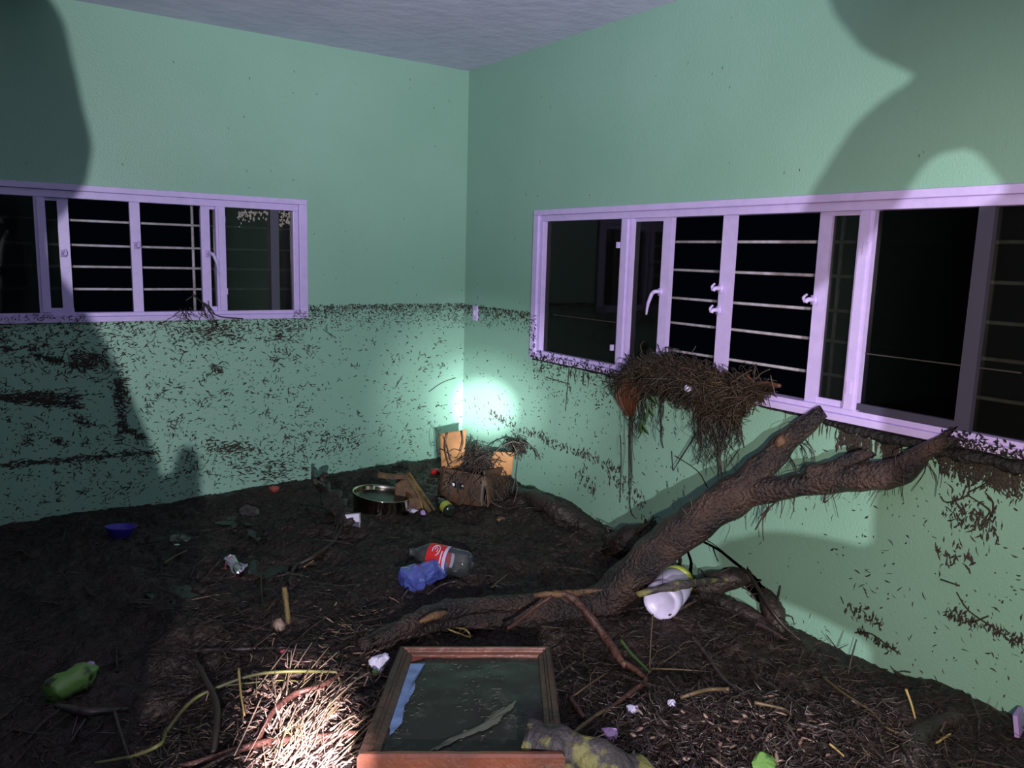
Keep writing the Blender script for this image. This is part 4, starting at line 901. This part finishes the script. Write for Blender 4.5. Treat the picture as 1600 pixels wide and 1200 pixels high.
member(0, 0, wd, 0, wm, (0, 1), 'varnish'); member(wd, 0, wd, ht, wm, (-1, 0), 'frameDirty'); member(wd, ht, 0, ht, wm*1.1, (0, -1), 'varnish'); member(0, ht, 0, 0, wm*1.15, (1, 0), 'frameDirty')
b = MB(); n_ = 60; v = []
for j in range(n_+1):
    for i in range(n_+1):
        q = FP(wm*.9+(wd-wm*1.8)*i/n_, wm*.9+(ht-wm*1.8)*j/n_, -.010); v.append(q+Nn*.0016*noise.noise(q*14))
b.add(v, [(j*(n_+1)+i, j*(n_+1)+i+1, (j+1)*(n_+1)+i+1, (j+1)*(n_+1)+i) for j in range(n_) for i in range(n_)]); b.build('muddy_picture', M['film'], pf)
def blotch(nm, pts, m_, n__=.0035):
    c = sum((Vector(p) for p in pts), Vector((0, 0)))/len(pts); out = []
    for i, p in enumerate(pts):
        q = Vector(pts[(i+1) % len(pts)]); p = Vector(p)
        for k in range(6): r_ = p+(q-p)*k/6; r_ = r_+Vector((random.gauss(0, .0022), random.gauss(0, .0022))); out.append(r_)
    b = MB(); v = [FP(c.x, c.y, -.010+n__)]+[FP(p.x, p.y, -.010+n__) for p in out]; k = len(out)
    b.add(v, [(0, 1+i, 1+(i+1) % k) for i in range(k)]); return b.build(nm, M[m_], pf, smooth=False)
blotch('blue_print', [(wm, .10), (wm+.050, .10), (wm+.035, .20), (wm+.042, .30), (wm+.028, .40), (wm+.034, .50), (wm+.014, .57), (wm, .50)], 'skyblue')
blotch('red_print', [(wm, wm), (.13, wm), (.115, wm+.014), (.085, wm+.010), (.065, wm+.035), (wm, wm+.05)], 'redprint')
blotch('silt_streak', [(.16, .645), (.21, .58), (.26, .535), (.30, .48), (.315, .43), (.345, .40), (.375, .36), (.36, .42), (.34, .45), (.325, .50), (.28, .545), (.23, .585), (.18, .635)], 'streak')

# ------------------------------------------------------------------ loose plant litter over the mud
def litter(name, label, n, mt, Lr, rr, dens, lift=.006, tilt=.25, sides=3):
    b = MB(); c = 0
    while c < n:
        px = random.uniform(-30, 1620); py = random.uniform(745, 1230)
        if random.random() > dens(px, py): c += .1; continue
        p = ZP(px, py, .5)
        if p.x > -.03 or p.y > -.03: c += .1; continue
        z = mud(p.x, p.y)
        a_ = random.uniform(0, 2*math.pi); L = random.uniform(*Lr); k = random.gauss(0, tilt)
        d = Vector((math.cos(a_), math.sin(a_), k)).normalized(); bend = Vector((-d.y, d.x, random.gauss(0, .4)))*random.gauss(0, .22)*L
        m0 = Vector((p.x, p.y, z+lift+abs(k)*L*.35)); r = random.uniform(*rr)
        q0, q2 = m0-d*L/2, m0+d*L/2
        for q in (q0, q2): q.x = min(q.x, -.005); q.y = min(q.y, -.005)
        # keep clear of the framed picture
        s_ = m0-TLc; uu, vv_ = s_.dot(U), s_.dot(Vv)
        if -.02 < uu < wd+.02 and -.02 < vv_ < ht+.05: continue
        b.tube([q0, m0+bend, q2], [r*.7, r, r*.5], sides, cap=False); c += 1
    return tag(b.build(name, M[mt], origin=(0, 0, 0)), label, 'plant litter', kind='stuff')
def bl(px, py, cx, cy, sx, sy): return math.exp(-((px-cx)/sx)**2-((py-cy)/sy)**2)
litter('plant_litter', 'dark twigs and root hairs strewn over the mud', 5600, 'twig', (.015, .09), (.0006, .0028), lambda x, y: (.18+.5*(y > 950)+.4*bl(x, y, 600, 980, 250, 70))*(.2 if x < 240 else 1)*(.3+1.3*max(0, noise.noise(Vector((x*.012, y*.03, 2)))+.4)), lift=.005, tilt=.3)
litter('plant_litter', 'thin pale straws strewn over the mud', 600, 'straw', (.02, .09), (.0006, .0014), lambda x, y: .15+.9*(y > 960 and x > 350)*.6, lift=.012, tilt=.5)
litter('wood_chips', 'heap of brown wood chips and bark in the lower right foreground', 5200, 'chip', (.006, .05), (.0008, .0038), lambda x, y: bl(x, y, 1150, 1165, 230, 60)+.4*bl(x, y, 1000, 1140, 120, 60), lift=.012, tilt=.4, sides=4)
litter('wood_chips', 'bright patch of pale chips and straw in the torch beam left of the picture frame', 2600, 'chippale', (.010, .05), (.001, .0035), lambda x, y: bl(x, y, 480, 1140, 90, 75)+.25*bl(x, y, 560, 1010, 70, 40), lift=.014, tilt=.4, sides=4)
litter('plant_litter', 'brown scraps scattered around the middle of the mud', 1500, 'chip', (.008, .03), (.001, .0035), lambda x, y: .25*bl(x, y, 600, 900, 400, 120)+.5*bl(x, y, 450, 1120, 250, 90), lift=.008, tilt=.3, sides=4)

b = MB()      # long straws lying together in the torch beam
for _ in range(120):
    x0 = random.gauss(462, 32); y0 = random.uniform(1085, 1225); l_ = random.uniform(15, 95); sl = random.gauss(.55, .5)
    P = [G(x0+l_*sl*t+random.gauss(0, 2), y0-l_*t, .022+.03*random.random()+.01*t) for t in (0, .5, 1)]
    b.tube(P, random.uniform(.0008, .0024), 4, sub=3)
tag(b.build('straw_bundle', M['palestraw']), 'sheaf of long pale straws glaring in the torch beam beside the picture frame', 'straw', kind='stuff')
b = MB()
for _ in range(560):
    px, py = random.gauss(485, 42), random.gauss(1140, 48)
    if random.random() < .25: px, py = random.gauss(1120, 130), random.gauss(1160, 35)
    if 528 < px < 862 and py > 1010: continue
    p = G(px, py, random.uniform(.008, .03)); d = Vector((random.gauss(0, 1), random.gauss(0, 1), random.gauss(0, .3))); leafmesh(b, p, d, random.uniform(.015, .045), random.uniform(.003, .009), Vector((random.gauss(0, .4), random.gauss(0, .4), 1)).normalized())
tag(b.build('dead_leaves', M['deadleaf'], origin=(0, 0, 0)), 'shredded dead leaves and husks mixed into the chips', 'leaves', kind='stuff')

litter('driftwood_twigs', 'thicker broken dark twigs half sunk in the mud', 190, 'bark', (.07, .24), (.002, .006), lambda x, y: .5+.5*bl(x, y, 600, 960, 260, 70), lift=.010, tilt=.14, sides=7)
b = MB()
for _ in range(260):
    u_, v_ = random.uniform(.06, .43), random.uniform(.08, .64)
    if noise.noise(Vector((u_*9, v_*9, 5))) < -.05: continue
    L = random.uniform(.004, .018); an = random.gauss(-.7, .7); p = FP(u_, v_, -.0065); d = U*math.cos(an)+Vv*math.sin(an)
    b.tube([p-d*L/2, p+U*random.gauss(0, .002), p+d*L/2], .0007, 4)
b.build('silt_flecks', M['streak'], pf)['kind'] = 'stuff'
